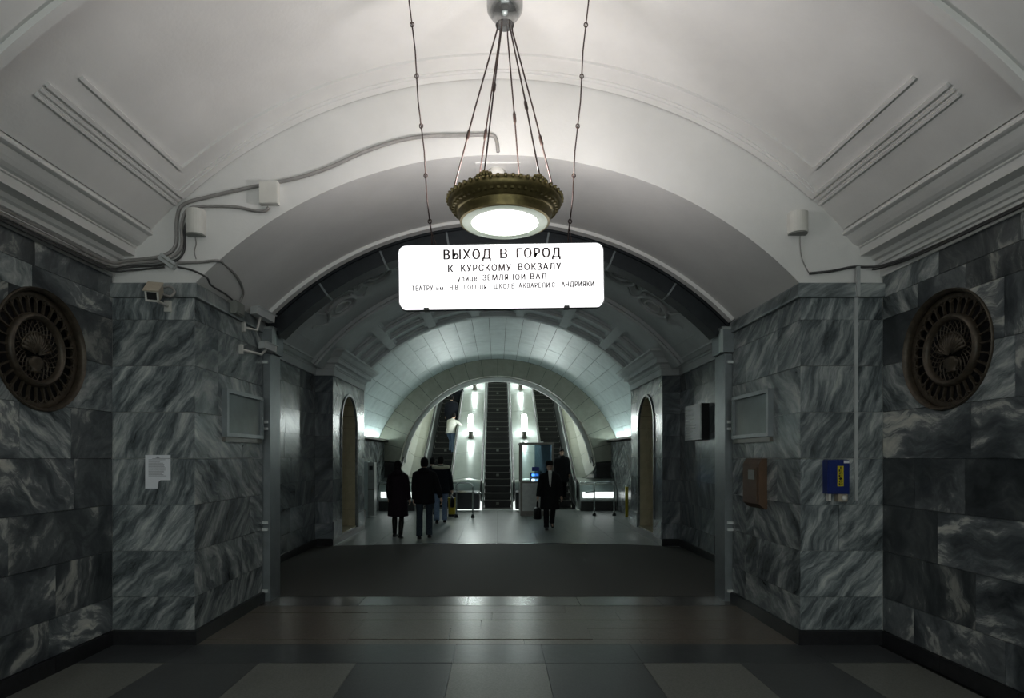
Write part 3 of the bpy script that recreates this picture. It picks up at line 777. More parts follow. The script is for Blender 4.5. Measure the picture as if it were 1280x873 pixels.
# ================================================================== WALL GRILLES
def medallion(sgn, label):
    my, mz = MED[sgn]; x0 = sgn*XH
    t = thing('wall_grille', label, 'grille', (x0, my, mz - MEDR))
    def mp(p): return Vector((x0 - sgn*p.z, my + p.x, mz + p.y))      # local: x along wall, y up, z out
    def ob(q, name, mat, par=t, sm=False): return q.map(mp).build(name, mat, par, smooth=sm)
    R = MEDR - .003
    q = MB().lathe([(R,.012),(R,-.12),(R-.012,-.12),(R-.02,-.04),(R-.028,-.012),(R-.018,.006),(R-.006,.018),(R,.012)], n=64); smooth_by_angle(ob(q, 'outer_rim', M['bronze_dk']), 50)
    ob(MB().lathe([(.001,-.155),(R,-.155),(R,-.125),(.001,-.125)], n=48), 'back_plate', M['void'])
    q = MB().lathe([(.235,-.06),(.235,-.035),(.245,-.02),(.26,-.012),(.275,-.02),(.285,-.035),(.285,-.06),(.235,-.06)], n=56); smooth_by_angle(ob(q, 'inner_ring', M['bronze_dk']), 50)
    q = MB().lathe([(.405,-.07),(.405,-.05),(.425,-.045),(.45,-.05),(.45,-.07),(.405,-.07)], n=56); smooth_by_angle(ob(q, 'middle_ring', M['bronze_dk']), 50)
    sp = MB().box(.282, .41, -.006, .006, -.068, -.045).map(lambda p: Vector((-sgn*p.z, p.x, p.y))).mesh('spoke', M['bronze_dk'])
    for k in range(28):
        o = link('spoke', sp, t, (x0, my, mz), world=True); o.rotation_euler = (2*PI*k/28, 0, 0)
    q = MB()
    for k in range(28):
        a0 = 2*PI*k/28; a1 = a0 + 2*PI/28; am = (a0+a1)/2
        pts = []
        for i in range(7):
            f = i/6; a = a0 + (a1-a0)*f; r = .365 + .04*math.sin(PI*f)
            pts.append((r*math.cos(a), r*math.sin(a), -.052))
        q.tube(pts, .006, 5)
    tag(ob(q, 'scallop_band', M['bronze_dk']), kind='stuff')
    q = MB()                                     # curved lattice inside
    for k in range(26):
        for e in (-1, 1):
            a = 2*PI*k/26; pts = []
            for i in range(7):
                f = i/6; r = .10 + .138*f; aa = a + e*.55*f
                pts.append((r*math.cos(aa), r*math.sin(aa), -.062))
            q.tube(pts, .0036, 4)
    tag(ob(q, 'lattice', M['bronze_dk']), kind='stuff')
    q = MB()                                     # scallop shell
    for k in range(13):
        a = rad(-72 + 144*k/12); 
        pts = [(f*.155*math.sin(a), -.04 + f*.175*math.cos(a), -.052 + .018*math.sin(PI*min(1,f*1.02))) for f in (.12,.4,.7,1.0)]
        q.tube(pts, [.004,.009,.014,.012], 6)
    for r in (.06,.095,.13,.16):
        q.tube([(r*math.sin(rad(-74+148*k/14)), -.04 + r*1.12*math.cos(rad(-74+148*k/14)), -.045) for k in range(15)], .006, 5)
    ob(q, 'shell_relief', M['bronze_dk'], sm=True)
    q = MB()
    q.rings([[(w*math.cos(2*PI*k/14), y, -.055 + .022*math.sin(2*PI*k/14)) for k in range(14)] for y, w in ((-.05,.035),(-.07,.075),(-.09,.085),(-.12,.075),(-.145,.04),(-.155,.05),(-.17,.055))])
    for e in (-1, 1):
        q.tube([(e*(.06 + .05*math.sin(t)), -.07 - .05*(1-math.cos(t)), -.045) for t in (0,.6,1.2,1.8,2.4)], .007, 5)
    ob(q, 'vase_relief', M['bronze_dk'], sm=True)
medallion(-1, 'round aged bronze wall grille with shell relief, on the wall with cables above it')
medallion(1, 'round aged bronze wall grille with shell relief, on the wall beyond the blue telephone box')

# ================================================================== WALL FITTINGS
def frame_panel(sgn, label):
    y0, y1, z0, z1 = 6.0, 6.90, 1.93, 2.37
    t = thing('display_frame', label, 'display frame', (sgn*XP, (y0+y1)/2, z0))
    def B(a, b, c, d, e, f, n, m, par=t):
        x0, x1 = sorted((sgn*(XP-a), sgn*(XP-b))); return MB().box(x0, x1, c, d, e, f).build(n, m, par)
    B(0, .03, y0, y1, z0, z1, 'backing', M['glass_dk'])
    B(0, .055, y0-.02, y0+.025, z0-.02, z1+.02, 'frame_bar', M['steel_paint']); B(0, .055, y1-.025, y1+.02, z0-.02, z1+.02, 'frame_bar', M['steel_paint'])
    B(0, .055, y0+.025, y1-.025, z0-.02, z0+.02, 'frame_bar', M['steel_paint']); B(0, .055, y0+.025, y1-.025, z1-.02, z1+.02, 'frame_bar', M['steel_paint'])
    B(0, .035, y0-.01, y1+.01, z0-.07, z0-.022, 'lower_ledge', M['booth_metal'])
frame_panel(-1, 'empty grey display frame with metal edging below the cluster of security cameras')
frame_panel(1, 'empty grey display frame with metal edging above the brown wall box')
# brown box
t = thing('wall_box', 'tall brown metal wall box with small window on grey marble pier', 'box', (XP, 6.32, 1.18))
q = MB()
z0, z1, ya, yb = 1.17, 1.69, 6.12, 6.52
q.prism([(XP, z0), (XP-.02, z0), (XP-.085, z0+.05), (XP-.085, z1-.06), (XP-.05, z1), (XP, z1)], 'y', ya, yb)
q.build('housing', M['brown_box'], t)
MB().box(XP-.092, XP-.084, ya+.04, yb-.04, z0+.08, z1-.09).build('door', M['brown_box'], t)
MB().box(XP-.096, XP-.090, ya+.09, yb-.16, z1-.22, z1-.12).build('window', M['grey_plastic'], t)
MB().box(XP-.099, XP-.090, ya+.07, yb-.14, z1-.12, z1-.108).build('window_lip', M['brown_box'], t)
# blue emergency telephone
xa, xb = (1028-VX)*YE/FPX, (1055-VX)*YE/FPX
za, zb_ = EYE+(VY-617)*YE/FPX, EYE+(VY-575)*YE/FPX
t = thing('telephone_box', 'dark blue wall telephone box with yellow vertical label on the marble pier', 'telephone', ((xa+xb)/2, YE, za))
q = MB().prism([(xa,za),(xb,za),(xb,zb_-.01),(xb-.01,zb_),(xa+.01,zb_),(xa,zb_-.01)], 'y', YE-.085, YE); q.build('housing', M['blue_box'], t)
MB().box(xa+.01, xb-.012, YE-.093, YE-.085, za+.015, zb_-.015).build('door', M['blue_box'], t)
lx0, lx1 = (1039.5-VX)*YE/FPX, (1047-VX)*YE/FPX; lz1, lz0 = EYE+(VY-582.5)*YE/FPX, EYE+(VY-607.5)*YE/FPX
lb = MB().box(lx0, lx1, YE-.095, YE-.092, lz0, lz1).build('yellow_label', M['yellow'], t)
for i, ch in enumerate('ТЕЛЕФОН'):
    me = text_mesh('letter', ch, .034, M['black'], .028, .0008, 1.0, .0022)
    o = link('letter', me, lb, None, world=False)
    o.location = ((lx0+lx1)/2, YE-.0968, lz1 - .018 - i*(lz1-lz0-.036)/6); o.rotation_euler = (PI/2, 0, 0); o.scale = (1, .75, 1)
    o.parent = lb
MB().box(xb-.055, xb-.008, YE-.096, YE-.092, zb_-.03, zb_-.006).build('number_tag', M['paper'], t)
MB().box(xa+.02, xa+.04, YE-.07, YE-.02, za-.065, za).build('bracket', M['white_plastic'], t)
q = MB().box(xb-.095, xb-.012, YE-.075, YE-.01, za-.068, za-.002); q.build('terminal_box', M['beige_plastic'], t)
MB().lathe([(.024,0),(.024,.012),(.018,.022),(.001,.024)], n=16).map(lambda p: Vector((xb-.045+p.x, YE-.075-p.z, za-.035+p.y))).build('knob', M['white_plastic'], t, smooth=True)
# white conduit
cx = (1069-VX)*YE/FPX
t = thing('wall_conduit', 'thin white vertical conduit beside the blue telephone box', 'conduit', (cx, YE, 1.31))
q = MB().box(cx-.014, cx+.014, YE-.022, YE, 1.31, 3.15); q.build('duct', M['conduit'], t)
MB().box(cx-.014, cx+.014, YE-.056, YE-.034, 3.15, 3.42).build('duct_top', M['conduit'], t)
for z in (1.5, 2.2, 2.9): MB().box(cx-.018, cx+.018, YE-.024, YE, z, z+.02).build('clip', M['conduit'], t)
# paper notice with a missing corner
xa, xb = (182-VX)*YE/FPX, (213.5-VX)*YE/FPX; z1, z0 = EYE+(VY-569)*YE/FPX, EYE+(VY-611)*YE/FPX
t = thing('paper_notice', 'white printed paper notice with a torn lower corner on the marble pier', 'notice', ((xa+xb)/2, YE, z0))
w_, h_ = xb-xa, z1-z0
MB().prism([(xa,z0),(xa+w_*.48,z0),(xa+w_*.52,z0+h_*.20),(xa+w_*.60,z0+h_*.25),(xb,z0+h_*.25),(xb,z1),(xa,z1)], 'y', YE-.006, YE-.003).build('sheet', M['paper'], t)
q = MB()
for k in range(16):
    zz = z1 - .034 - k*.0105
    wd = random.uniform(.6, .82) if k not in (3, 9) else .5
    x0 = xa + w_*.13 + (w_*.15 if k in (0, 9) else 0)
    q.box(x0, x0 + w_*wd*.9, YE-.0068, YE-.006, zz, zz+.0035)
tag(q.build('printed_lines', M['ink'], t), kind='stuff')
MB().prism([((xa+xb)/2-.022, z1-.022), ((xa+xb)/2, z1-.028), ((xa+xb)/2+.022, z1-.022), ((xa+xb)/2, z1-.012)], 'y', YE-.0068, YE-.006).build('emblem', M['ink'], t)
# information board on the passage wall
t = thing('information_board', 'dark boxed information board with lines of lettering on the dark marble wall', 'board', (XH, 10.33, 1.98))
MB().box(XH-.13, XH-.002, 9.92, 10.78, 2.00, 2.60).build('case', M['black'], t)
MB().box(XH-.135, XH-.13, 9.95, 10.76, 2.02, 2.58).build('panel', M['steel_dark'], t)
q = MB(); zz = 2.53
for k in range(10):
    ln = random.uniform(.35, .72); hh = random.uniform(.012, .022)
    q.box(XH-.137, XH-.135, 10.74-ln, 10.74, zz-hh, zz); zz -= .053
tag(q.build('text_lines', M['grey_plastic'], t), kind='stuff')
# dark service doorway in the passage wall
for sgn, nm in ((1, 'door_1'), (-1, 'door_2')):
    x0, x1 = sorted((sgn*(XH-.012), sgn*(XH+.03)))
    d = structure(MB().box(x0, x1, 8.6, 9.42, .13, 2.06).build(nm, M['steel_dark']))
    a0, a1 = sorted((sgn*(XH-.03), sgn*(XH-.012)))
    MB().box(a0, a1, 8.7, 8.74, 1.0, 1.12).build('door_handle', M['steel'], d)

# speakers / boxes on the end wall (plaster face at YE+.02)
YW = YE + .02
def speaker(px0, px1, py0, py1, label):
    z = YW; x0, x1 = (px0-VX)*z/FPX, (px1-VX)*z/FPX; z0, z1 = EYE+(VY-py1)*z/FPX, EYE+(VY-py0)*z/FPX
    t = thing('wall_speaker', label, 'speaker', ((x0+x1)/2, YW, z0)); c = (x0+x1)/2; r = (x1-x0)/2
    pr = [(c-r, YW)] + [(c - r*math.cos(PI*k/12), YW - .035 - .07*math.sin(PI*k/12)) for k in range(13)] + [(c+r, YW)]
    MB().rings([[(x,y,z0+.012) for x,y in pr],[(x,y,z1) for x,y in pr]]).build('housing', M['white_plastic'], t)
    p2 = [(c+(x-c)*.94, YW+(y-YW)*.94) for x,y in pr]
    MB().rings([[(x,y,z0) for x,y in p2],[(x,y,z0+.012) for x,y in p2]]).build('bottom_cap', M['grey_plastic'], t)
speaker(235.5, 258, 265, 297, 'white half-round wall speaker below the junction of grey cables')
speaker(984, 1007, 268, 295, 'white half-round wall speaker above the thin dangling wire')
x0, z0 = (327-VX)*YW/FPX, EYE+(VY-258)*YW/FPX; x1, z1 = (350-VX)*YW/FPX, EYE+(VY-230)*YW/FPX
t = thing('junction_box', 'square white junction box beside the long grey cable on the arch wall', 'box', ((x0+x1)/2, YW, z0))
MB().box(x0, x1, YW-.06, YW, z0, z1).build('body', M['white_plastic'], t); MB().box(x0+.004, x1-.004, YW-.068, YW-.06, z0+.004, z1-.004).build('cover', M['white_plastic'], t)
# detector on the arch soffit
t = thing('smoke_detector', 'round white detector on a square plate under the arch soffit', 'detector', (-.01, 5.74, 4.34))
MB().box(-.21, .21, 5.60, 5.90, 4.444, 4.475).build('base_plate', M['plaster'], t)
smooth_by_angle(MB().lathe([(.075,.0),(.085,-.012),(.085,-.045),(.07,-.06),(.04,-.068),(.001,-.07)], (-.01,5.74,4.444), 28).build('sensor_head', M['white_plastic'], t), 40)
# cables: along the left wall, then over the end wall
def spline(pts, n=6):
    pts = [Vector(p) for p in pts]; out = []
    for i in range(len(pts)-1):
        p0, p1, p2, p3 = pts[max(i-1,0)], pts[i], pts[i+1], pts[min(i+2,len(pts)-1)]
        for k in range(n):
            t = k/n
            out.append(.5*((2*p1)+(p2-p0)*t+(2*p0-5*p1+4*p2-p3)*t*t+(3*p1-p0-3*p2+p3)*t**3))
    return out + [pts[-1]]
def cable(name, label, pts, r, mat, cat='cable'):
    o = MB().tube(spline(pts), r, 7).build(name, M[mat], None, smooth=True); return tag(o, label, cat, 'cables on the hall walls')
def W(px, py, d=.015): return P(px, py, YW - d)
lw = lambda y, z, d=.03: Vector((-XH + d, y, z))
cable('wall_cable', 'long grey cable climbing over the arch wall to the smoke detector',
      [lw(1.5,3.445), lw(3.5,3.44), lw(4.8,3.44), lw(5.3,3.43,.06), W(160,326), W(200,321), W(219,308), W(221,275), W(229,256), W(262,246), W(320,233), W(370,223), W(410,210), W(450,192), W(490,178), W(530,170.5), W(580,169), W(612,168.5), W(620,174), W(622.5,190)], .017, 'cable_lt')
cable('wall_cable', 'grey cable looping into the bottom of the white junction box',
      [lw(1.5,3.41), lw(3.5,3.40), lw(4.8,3.40), lw(5.3,3.40,.07), W(160,330,.03), W(205,325,.03), W(226,310,.03), W(227,280,.03), W(236,261,.03), W(262,258,.02), W(295,259,.02), W(315,263,.02), W(330,264,.03), W(336,259,.03)], .014, 'cable_lt')
cable('wall_cable', 'dark cable rising behind the speaker nearest the white junction box',
      [lw(1.5,3.375), lw(3.5,3.37), lw(4.8,3.37), lw(5.3,3.37,.06), W(160,334,.02), W(208,330,.02), W(229,316,.015), W(231,285,.015), W(240,270,.012), W(248,269,.012)], .011, 'cable')
cable('wall_cable', 'thin black cable running above the marble to the white cable clamp',
      [lw(1.5,3.355,.045), lw(3.5,3.352,.045), lw(4.8,3.352,.045), lw(5.3,3.355,.07), W(165,338,.03), W(205,334,.03)], .009, 'cable')
o = MB().tube([lw(-2,3.345,.012), lw(5.42,3.345,.012)], .014, 8).build('wall_conduit', M['conduit'], None, smooth=True); tag(o, 'straight pale conduit along the marble top on the security camera side', 'conduit')
# clip on the end wall
t = thing('cable_clip', 'white rectangular cable clamp on the plaster above the beige security camera', 'clamp', tuple(W(210, 328, 0)))
MB().obox(W(210,327,.03), Vector((.065,0,-.045)), Vector((0,.03,0)), Vector((.018,0,.026))).build('clamp_body', M['conduit'], t)
MB().obox(W(210,327,.062), Vector((.062,0,-.043)), Vector((0,.003,0)), Vector((.003,0,.004))).build('clamp_ridge', M['grey_plastic'], t)
# conduits towards the cameras at the arch corner
cable('wall_cable', 'grey conduit stepping over the arch corner down to the security cameras', [W(222,329), W(250,328), W(272,326), Vector((-2.55,5.60,3.50)), Vector((-2.56,5.9,3.47)), Vector((-2.63,6.2,3.40)), Vector((-2.70,6.25,3.30))], .013, 'cable_lt')
cable('wall_cable', 'thin dark cable sagging from the clamp to the camera junction box', [W(222,334), W(240,338), W(258,347,.04), Vector((-2.68,5.62,3.31)), Vector((-2.70,5.95,3.32)), Vector((-2.70,6.12,3.30))], .009, 'cable')
# right-hand wires
rw = lambda y, z, d=.03: Vector((XH - d, y, z))
cable('wall_cable', 'dark cable below the cornice on the blue telephone side', [rw(1.5,3.375), rw(3.4,3.37), rw(4.8,3.38), rw(5.3,3.40,.08), W(1085,334,.03), W(1066,334), W(1040,339), W(1012,342)], .012, 'cable')
cable('wall_cable', 'thin cable just above the marble on the blue telephone side', [rw(1.5,3.35,.045), rw(3.4,3.352,.045), rw(4.9,3.36,.045), rw(5.38,3.40,.05), W(1090,337,.02)], .008, 'cable')
cable('wall_cable', 'thin pale wire dangling from the speaker above the telephone pier', [W(1000,295,.03), W(1000.5,310,.01), W(1003,325,.01), W(1011,341,.01)], .0045, 'cable_lt')
cable('wall_cable', 'short pale wire dangling from the speaker near the white junction box', [W(244,297,.03), W(245,305,.01), W(243,315,.01), W(245,324,.01)], .0045, 'cable_lt')

# security cameras
def cctv(loc, yaw, pitch, label, mount, mat='white_plastic', L_=.26, wdt=.055):
    t = thing('security_camera', label, 'camera', tuple(mount))
    loc = Vector(loc); mount = Vector(mount)
    f = Vector((math.sin(yaw)*math.cos(pitch), -math.cos(yaw)*math.cos(pitch), -math.sin(pitch)))
    r = Vector((math.cos(yaw), math.sin(yaw), 0)); u = r.cross(f) * -1
    if u.z < 0: u = -u
    h = MB()
    for d, k in ((-L_/2, .92), (-L_/2+.02, 1), (L_/2-.03, 1), (L_/2, 1)):
        pass
    h.obox(loc, r*wdt, f*(L_/2), u*wdt*.9); hb = h.build('housing', M[mat], t)
    MB().obox(loc + u*(wdt*.9+.006) + f*.03, r*(wdt+.008), f*(L_/2+.01), u*.006).build('sun_hood', M[mat], t)
    q = MB()
    for a, b2 in ((1,0),(-1,0),(0,1),(0,-1)):
        q.obox(loc + f*(L_/2+.006) + r*a*wdt*.86 + u*b2*wdt*.78, r*(wdt*.14 if a else wdt), f*.008, u*(wdt*.14 if b2 else wdt*.9))
    q.build('bezel', M['white_plastic'], hb)
    MB().obox(loc + f*(L_/2+.002), r*wdt*.72, f*.004, u*wdt*.64).build('window', M['black'], hb)
    a = loc - u*wdt*.9 - f*L_*.1
    MB().tube([mount, mount + Vector((0,0,0)) + (a - mount)*.0 + (Vector((a.x, a.y, mount.z)) - mount)*.8, a], .014, 8).build('bracket_arm', M['white_plastic'], t, smooth=True)
    n = (Vector((a.x, a.y, mount.z)) - mount).normalized()
    s2 = n.cross(Vector((0,0,1)))
    MB().obox(mount, n*.012, s2*.03, Vector((0,0,.05))).build('mount_plate', M['white_plastic'], t)
    return t
c1 = P(193, 365, 5.18)
cctv(c1, rad(20), rad(30), 'beige box security camera pointing down from the front of the pier with the notice', (P(210,384,YE-.01).x, YE-.01, 3.07), 'beige_plastic', .24, .052)
cable('wall_cable', 'short looped grey cable behind the beige security camera', [P(200,366,5.25), P(212,371,5.35), P(218,365,5.40), P(213,359,5.42), P(204,360,5.42)], .012, 'cable_lt')
t = thing('camera_junction_box', 'grey junction box on the pier cap beside the security cameras', 'box', (-2.72, 6.2, 3.18))
MB().box(-2.75, -2.66, 6.10, 6.30, 3.17, 3.30).build('body', M['grey_plastic'], t)
MB().box(-2.662, -2.652, 6.11, 6.29, 3.18, 3.29).build('cover', M['grey_plastic'], t)
cctv((-2.62, 6.68, 3.29), rad(165), rad(6), 'long pale security camera aimed into the passage, upper one at the arch corner', (-2.735, 6.45, 3.10), 'conduit', .30, .045)
cctv((-2.61, 6.80, 2.95), rad(165), rad(4), 'smaller white security camera aimed into the passage, lower one by the frame', (-2.735, 6.38, 2.85), 'conduit', .20, .04)

# ================================================================== ESCALATORS
Y0 = 19.7
def deck_h(y): return .95 if y < 20.0 else .95 + (y - 20.0)*TG
def step_h(y): return max(0.0, (y - 20.3)*TG)
YTOP = 38.0
esc_step = None
def escalator(xc, label):
    global esc_step
    t = thing('escalator', label, 'escalator', (xc, Y0, 0))
    if esc_step is None:
        q = MB().box(-.46, .46, .012, .41, -.30, 0, 0)
        q.box(-.46, .46, 0, .03, -.018, .002, 1)
        for k in range(23):
            x = -.44 + .04*k; q.box(x-.007, x+.007, .004, .014, -.26, -.02, 0)
        esc_step = q.mesh('step', [M['step_dark'], M['step_edge']])
        escalator.plate = MB().box(-.05, .05, -.002, .004, -.14, -.06).mesh('step_plate', M['grey_plastic'])
    for k in range(34):
        y = Y0 + .4*k; h = step_h(y + .2)
        o = link('step', esc_step, t, (0, y - Y0, h), world=False)
        if k % 4 == 2:
            link('step_plate', escalator.plate, o, (0, 0, 0), world=False)
    MB().box(xc-.50, xc+.50, 19.28, Y0 - .005, -.02, .012).build('comb_plate', M['steel'], t)
    for s in (-1, 1):
        # balustrade side: polygon in the YZ plane
        poly = [(19.55, 0), (Y0+.6, 0), (YTOP, step_h(YTOP)-.3), (YTOP, deck_h(YTOP)), (20.0, .95), (19.75, .93), (19.55, .80), (19.45, .60), (19.45, .3), (19.5, .1)]
        x0, x1 = sorted((xc + s*.475, xc + s*.50))
        MB().prism(poly, 'x', x0, x1).build('balustrade', M['steel'], t)
        sk = [(19.6, 0), (20.35, 0), (YTOP, step_h(YTOP)), (YTOP, step_h(YTOP)+.2), (20.3, .17), (19.6, .12)]
        x0, x1 = sorted((xc + s*.462, xc + s*.475))
        MB().prism(sk, 'x', x0, x1).build('skirt_panel', M['steel_dark'], t)
        x0, x1 = sorted((xc + s*.50, xc + s*.575))
        dk = [(19.75,.90),(19.9,.93),(20.0,.95),(YTOP, deck_h(YTOP)),(YTOP, deck_h(YTOP)-.1),(20.05,.85),(19.75,.80)]
        MB().prism(dk, 'x', x0, x1).build('handrail_guide', M['trim'], t)
        hx = xc + s*.525
        pts = [(hx, 20.0, .27), (hx, 19.72, .27)] + [(hx, 19.72 - .34*math.sin(PI*k/10), .61 - .34*math.cos(PI*k/10)) for k in range(1, 10)] + [(hx, 19.74, .965), (hx, 19.98, .985), (hx, YTOP, deck_h(YTOP)+.03)]
        MB().tube(pts, .036, 8).build('handrail', M['rubber'], t, smooth=True)
        q = MB().tube([(xc+s*.478, 19.70, .62 - .36)] + [(xc+s*.478, 19.72 - .30*math.sin(PI*k/10), .61 - .30*math.cos(PI*k/10)) for k in range(1, 10)] + [(xc+s*.478, 19.9, .915), (xc+s*.478, 20.0, .925), (xc+s*.478, YTOP, deck_h(YTOP)-.03)], .016, 6)
        q.build('edge_trim', M['trim'], t, smooth=True)
EX = 2.06
escalator(0, 'empty dark-stepped middle escalator between the two lamp rows')
escalator(-EX, 'escalator carrying riders upward, on the far side from the glass booth')
escalator(EX, 'escalator behind the glass attendant booth')
def divider(s, label):
    a, b2 = s*.58, s*1.48; x0, x1 = min(a, b2), max(a, b2)
    t = thing('escalator_divider', label, 'divider', ((x0+x1)/2, 19.6, 0))
    n = 10
    prof = [(x0 + (x1-x0)*i/n, .05*math.sin(PI*i/n)) for i in range(n+1)]
    ys_ = [19.62, 19.70, 19.85, 20.02] 
    rs = [[(x, y, (.60, .82, .92, .955)[i] + dz*(.4 if i == 0 else 1)) for x, dz in prof] for i, y in enumerate(ys_)]
    q = MB().rings(rs, closed=False); q.build('curved_end', M['deck'], t, smooth=True)
    k = 0; y = 20.02
    while y < YTOP - 1:
        ya, yb = y + .008, y + 1.5 - .008
        r2 = [[(x, yy, deck_h(yy) + dz - .0) for x, dz in prof] for yy in (ya, yb)]
        lo = [[(x, yy, deck_h(yy) - .03) for x, dz in reversed(prof)] for yy in (ya, yb)]
        MB().rings([r2[0]+lo[0], r2[1]+lo[1]]).build('deck_panel', M['deck'], t)
        y += 1.5
    MB().prism([(20.0,.90),(YTOP,deck_h(YTOP)-.05),(YTOP,deck_h(YTOP)-.6),(20.6,.3),(20.0,.0)], 'x', x0+.01, x1-.01).build('core', M['steel_dark'], t)
    MB().box(x0+.02, x1-.02, 19.60, 20.0, 0, .62).build('end_panel', M['steel_dark'], t)
    MB().box(x0+.01, x1-.01, 19.58, 19.62, .56, .62).build('end_trim', M['chrome'], t)
divider(-1, 'pale metal divider with lamps between the middle escalator and the one carrying riders')
divider(1, 'pale metal divider with lamps behind the glass booth')
names = ['lower', 'upper', 'topmost']
for s in (-1, 1):
    for k, y in enumerate((22.5, 26.4, 30.3)):
        x = s*1.0; z = deck_h(y) + .045
        t = thing('escalator_lamp', '%s glowing tube lamp on the divider %s' % (names[k], 'beside the riders' if s < 0 else 'behind the glass booth'), 'lamp', (x, y, z))
        MB().lathe([(.10,-.03),(.10,.03),(.085,.05),(.085,.20),(.095,.22),(.095,.245),(.01,.245)], (x,y,z), 20).build('base', M['booth_metal'], t, smooth=False)
        MB().lathe([(.09,.245),(.10,.27),(.10,.80),(.085,.85),(.05,.875),(.01,.88)], (x,y,z), 20).build('glass_tube', M['tube'], t, smooth=True)
# outer decks
for s, lab in ((-1, 'cream panelled slope beside the escalator carrying riders'), (1, 'cream panelled slope beside the escalator behind the booth')):
    t = thing('side_deck', lab, 'deck', (s*3.1, 19.6, 0))
    prof = [(s*2.64, 0), (s*2.70, .03), (s*2.95, .10), (s*3.20, .32), (s*3.27, .50)]
    y = 20.02
    while y < YTOP - 1:
        ya, yb = y + .008, y + 1.2 - .008
        r2 = [[(x, yy, deck_h(yy) + dz) for x, dz in prof] for yy in (ya, yb)]
        lo = [[(x, yy, deck_h(yy) + dz - .03) for x, dz in reversed(prof)] for yy in (ya, yb)]
        MB().rings([r2[0]+lo[0], r2[1]+lo[1]]).build('deck_panel', M['cream'], t)
        y += 1.2
    MB().tube([(s*2.62, 19.9, .96), (s*2.62, 20.0, .97), (s*2.62, YTOP, deck_h(YTOP)+.02)], .022, 6).build('edge_trim', M['trim'], t, smooth=True)
    x0, x1 = sorted((s*2.66, s*2.8)); MB().prism([(20.0,.9),(YTOP,deck_h(YTOP)-.05),(YTOP,deck_h(YTOP)-.6),(20.6,.3),(20.0,0)], 'x', x0, x1).build('core', M['steel_dark'], t)
    # dark ledge strip rising with the slope
    MB().tube([(s*3.20, 20.05, 1.42), (s*3.20, 20.9, 1.42+.55)], .03, 6).build('ledge_strip', M['black'], t)
    # rounded metal housing at the foot
    x0, x1 = sorted((s*2.62, s*3.78))
    pf = [(20.05, 0), (19.15, 0), (19.05, .10), (19.02, .35), (19.05, .62), (19.15, .80), (19.4, .92), (20.05, 1.02)]
    h = MB().prism(pf, 'x', x0, x1).build('end_housing', M['steel'], t)
    MB().box(x0+.08, x1-.08, 19.00, 19.10, .42, .60).build('glow_panel', M['panel_glow'], h)  # emissive white panel put in for a bright strip on the housing
    MB().box(x0+.02, x1-.02, 19.0, 19.16, 0, .30).build('kick_panel', M['black'], h)
    MB().tube([(x0, 19.02, .90), (x1, 19.02, .90)], .022, 8).build('bar', M['chrome'], h, smooth=True)
    for xq in (x0+.05, x1-.05): MB().tube([(xq, 19.02, .90), (xq, 19.35, .88)], .012, 6).build('bar_bracket', M['chrome'], h)

# ---- booth
bx0, bx1, by0, by1, bh = .66, 1.63, 17.45, 18.6, 2.13
bt = thing('attendant_booth', 'narrow glazed attendant booth with ribbed metal base before the escalators', 'booth', ((bx0+bx1)/2, by0, 0))
for x in (bx0, bx1-.06):
    for y in (by0, by1-.06): MB().box(x, x+.06, y, y+.06, 0, bh-.05).build('corner_post', M['booth_metal'], bt)
MB().box(bx0-.02, bx1+.02, by0-.02, by1+.02, bh-.05, bh).build('roof', M['booth_metal'], bt)
MB().box(bx0+.05, bx0+.12, by0-.01, by0+.05, bh, bh+.03).build('roof_lug', M['steel'], bt); MB().box(bx1-.4, bx1-.3, by0-.01, by0+.05, bh, bh+.03).build('roof_lug', M['steel'], bt)
bp = MB().box(bx0+.06, bx1-.06, by0+.012, by0+.04, .14, .95).build('base_panel', M['booth_panel'], bt)
for k in range(7):
    x = bx0 + .13 + k*.115; MB().box(x-.02, x+.02, by0, by0+.014, .24, .88).build('panel_rib', M['booth_panel'], bp)
MB().box(bx0+.06, bx1-.06, by0+.005, by0+.05, 0, .14).build('kick_plate', M['booth_metal'], bt)
for x in (bx0+.01, bx1-.04): MB().box(x, x+.03, by0+.06, by1-.06, .02, .95).build('side_panel', M['booth_panel'], bt)
MB().box(bx0+.06, bx1-.06, by0+.0, by0+.06, .95, 1.0).build('sill_rail', M['booth_metal'], bt)
MB().box(bx0+.06, bx1-.06, by0+.025, by0+.032, 1.0, bh-.05).build('front_pane', M['glass'], bt)
for x in (bx0+.02, bx1-.03): MB().box(x, x+.007, by0+.06, by1-.06, .95, bh-.05).build('side_pane', M['glass'], bt)
MB().box(bx0+.14, bx1-.62, by0+.015, by0+.025, 1.30, 1.42).map(lambda p: Vector((p.x+.20, p.y, p.z+.0))).build('blue_sticker', M['blue_sign'], bt)
MB().box(bx0+.42, bx1-.06, by0+.04, by0+.052, 1.0, bh-.06).build('sliding_pane', M['blue_pane'], bt)
dk = thing('control_desk', 'small control desk with two lit blue monitors inside the booth', 'desk', (1.1, 17.85, 0))
MB().box(bx0+.1, bx1-.1, 17.6, 18.0, .90, .94).build('desk_top', M['booth_metal'], dk); MB().box(bx0+.14, bx0+.2, 17.62, 17.98, 0, .90).build('desk_leg', M['booth_metal'], dk); MB().box(bx1-.2, bx1-.14, 17.62, 17.98, 0, .90).build('desk_leg', M['booth_metal'], dk)
for i, z in enumerate((.97, 1.12)):
    mo = MB().box(.96, 1.24, 17.62, 17.70, z, z+.135).build('monitor', M['blue_sign'], dk)
    MB().box(1.0, 1.2, 17.615, 17.621, z+.03, z+.10).build('screen', M['screen_w'] if i == 0 else M['screen'], mo)

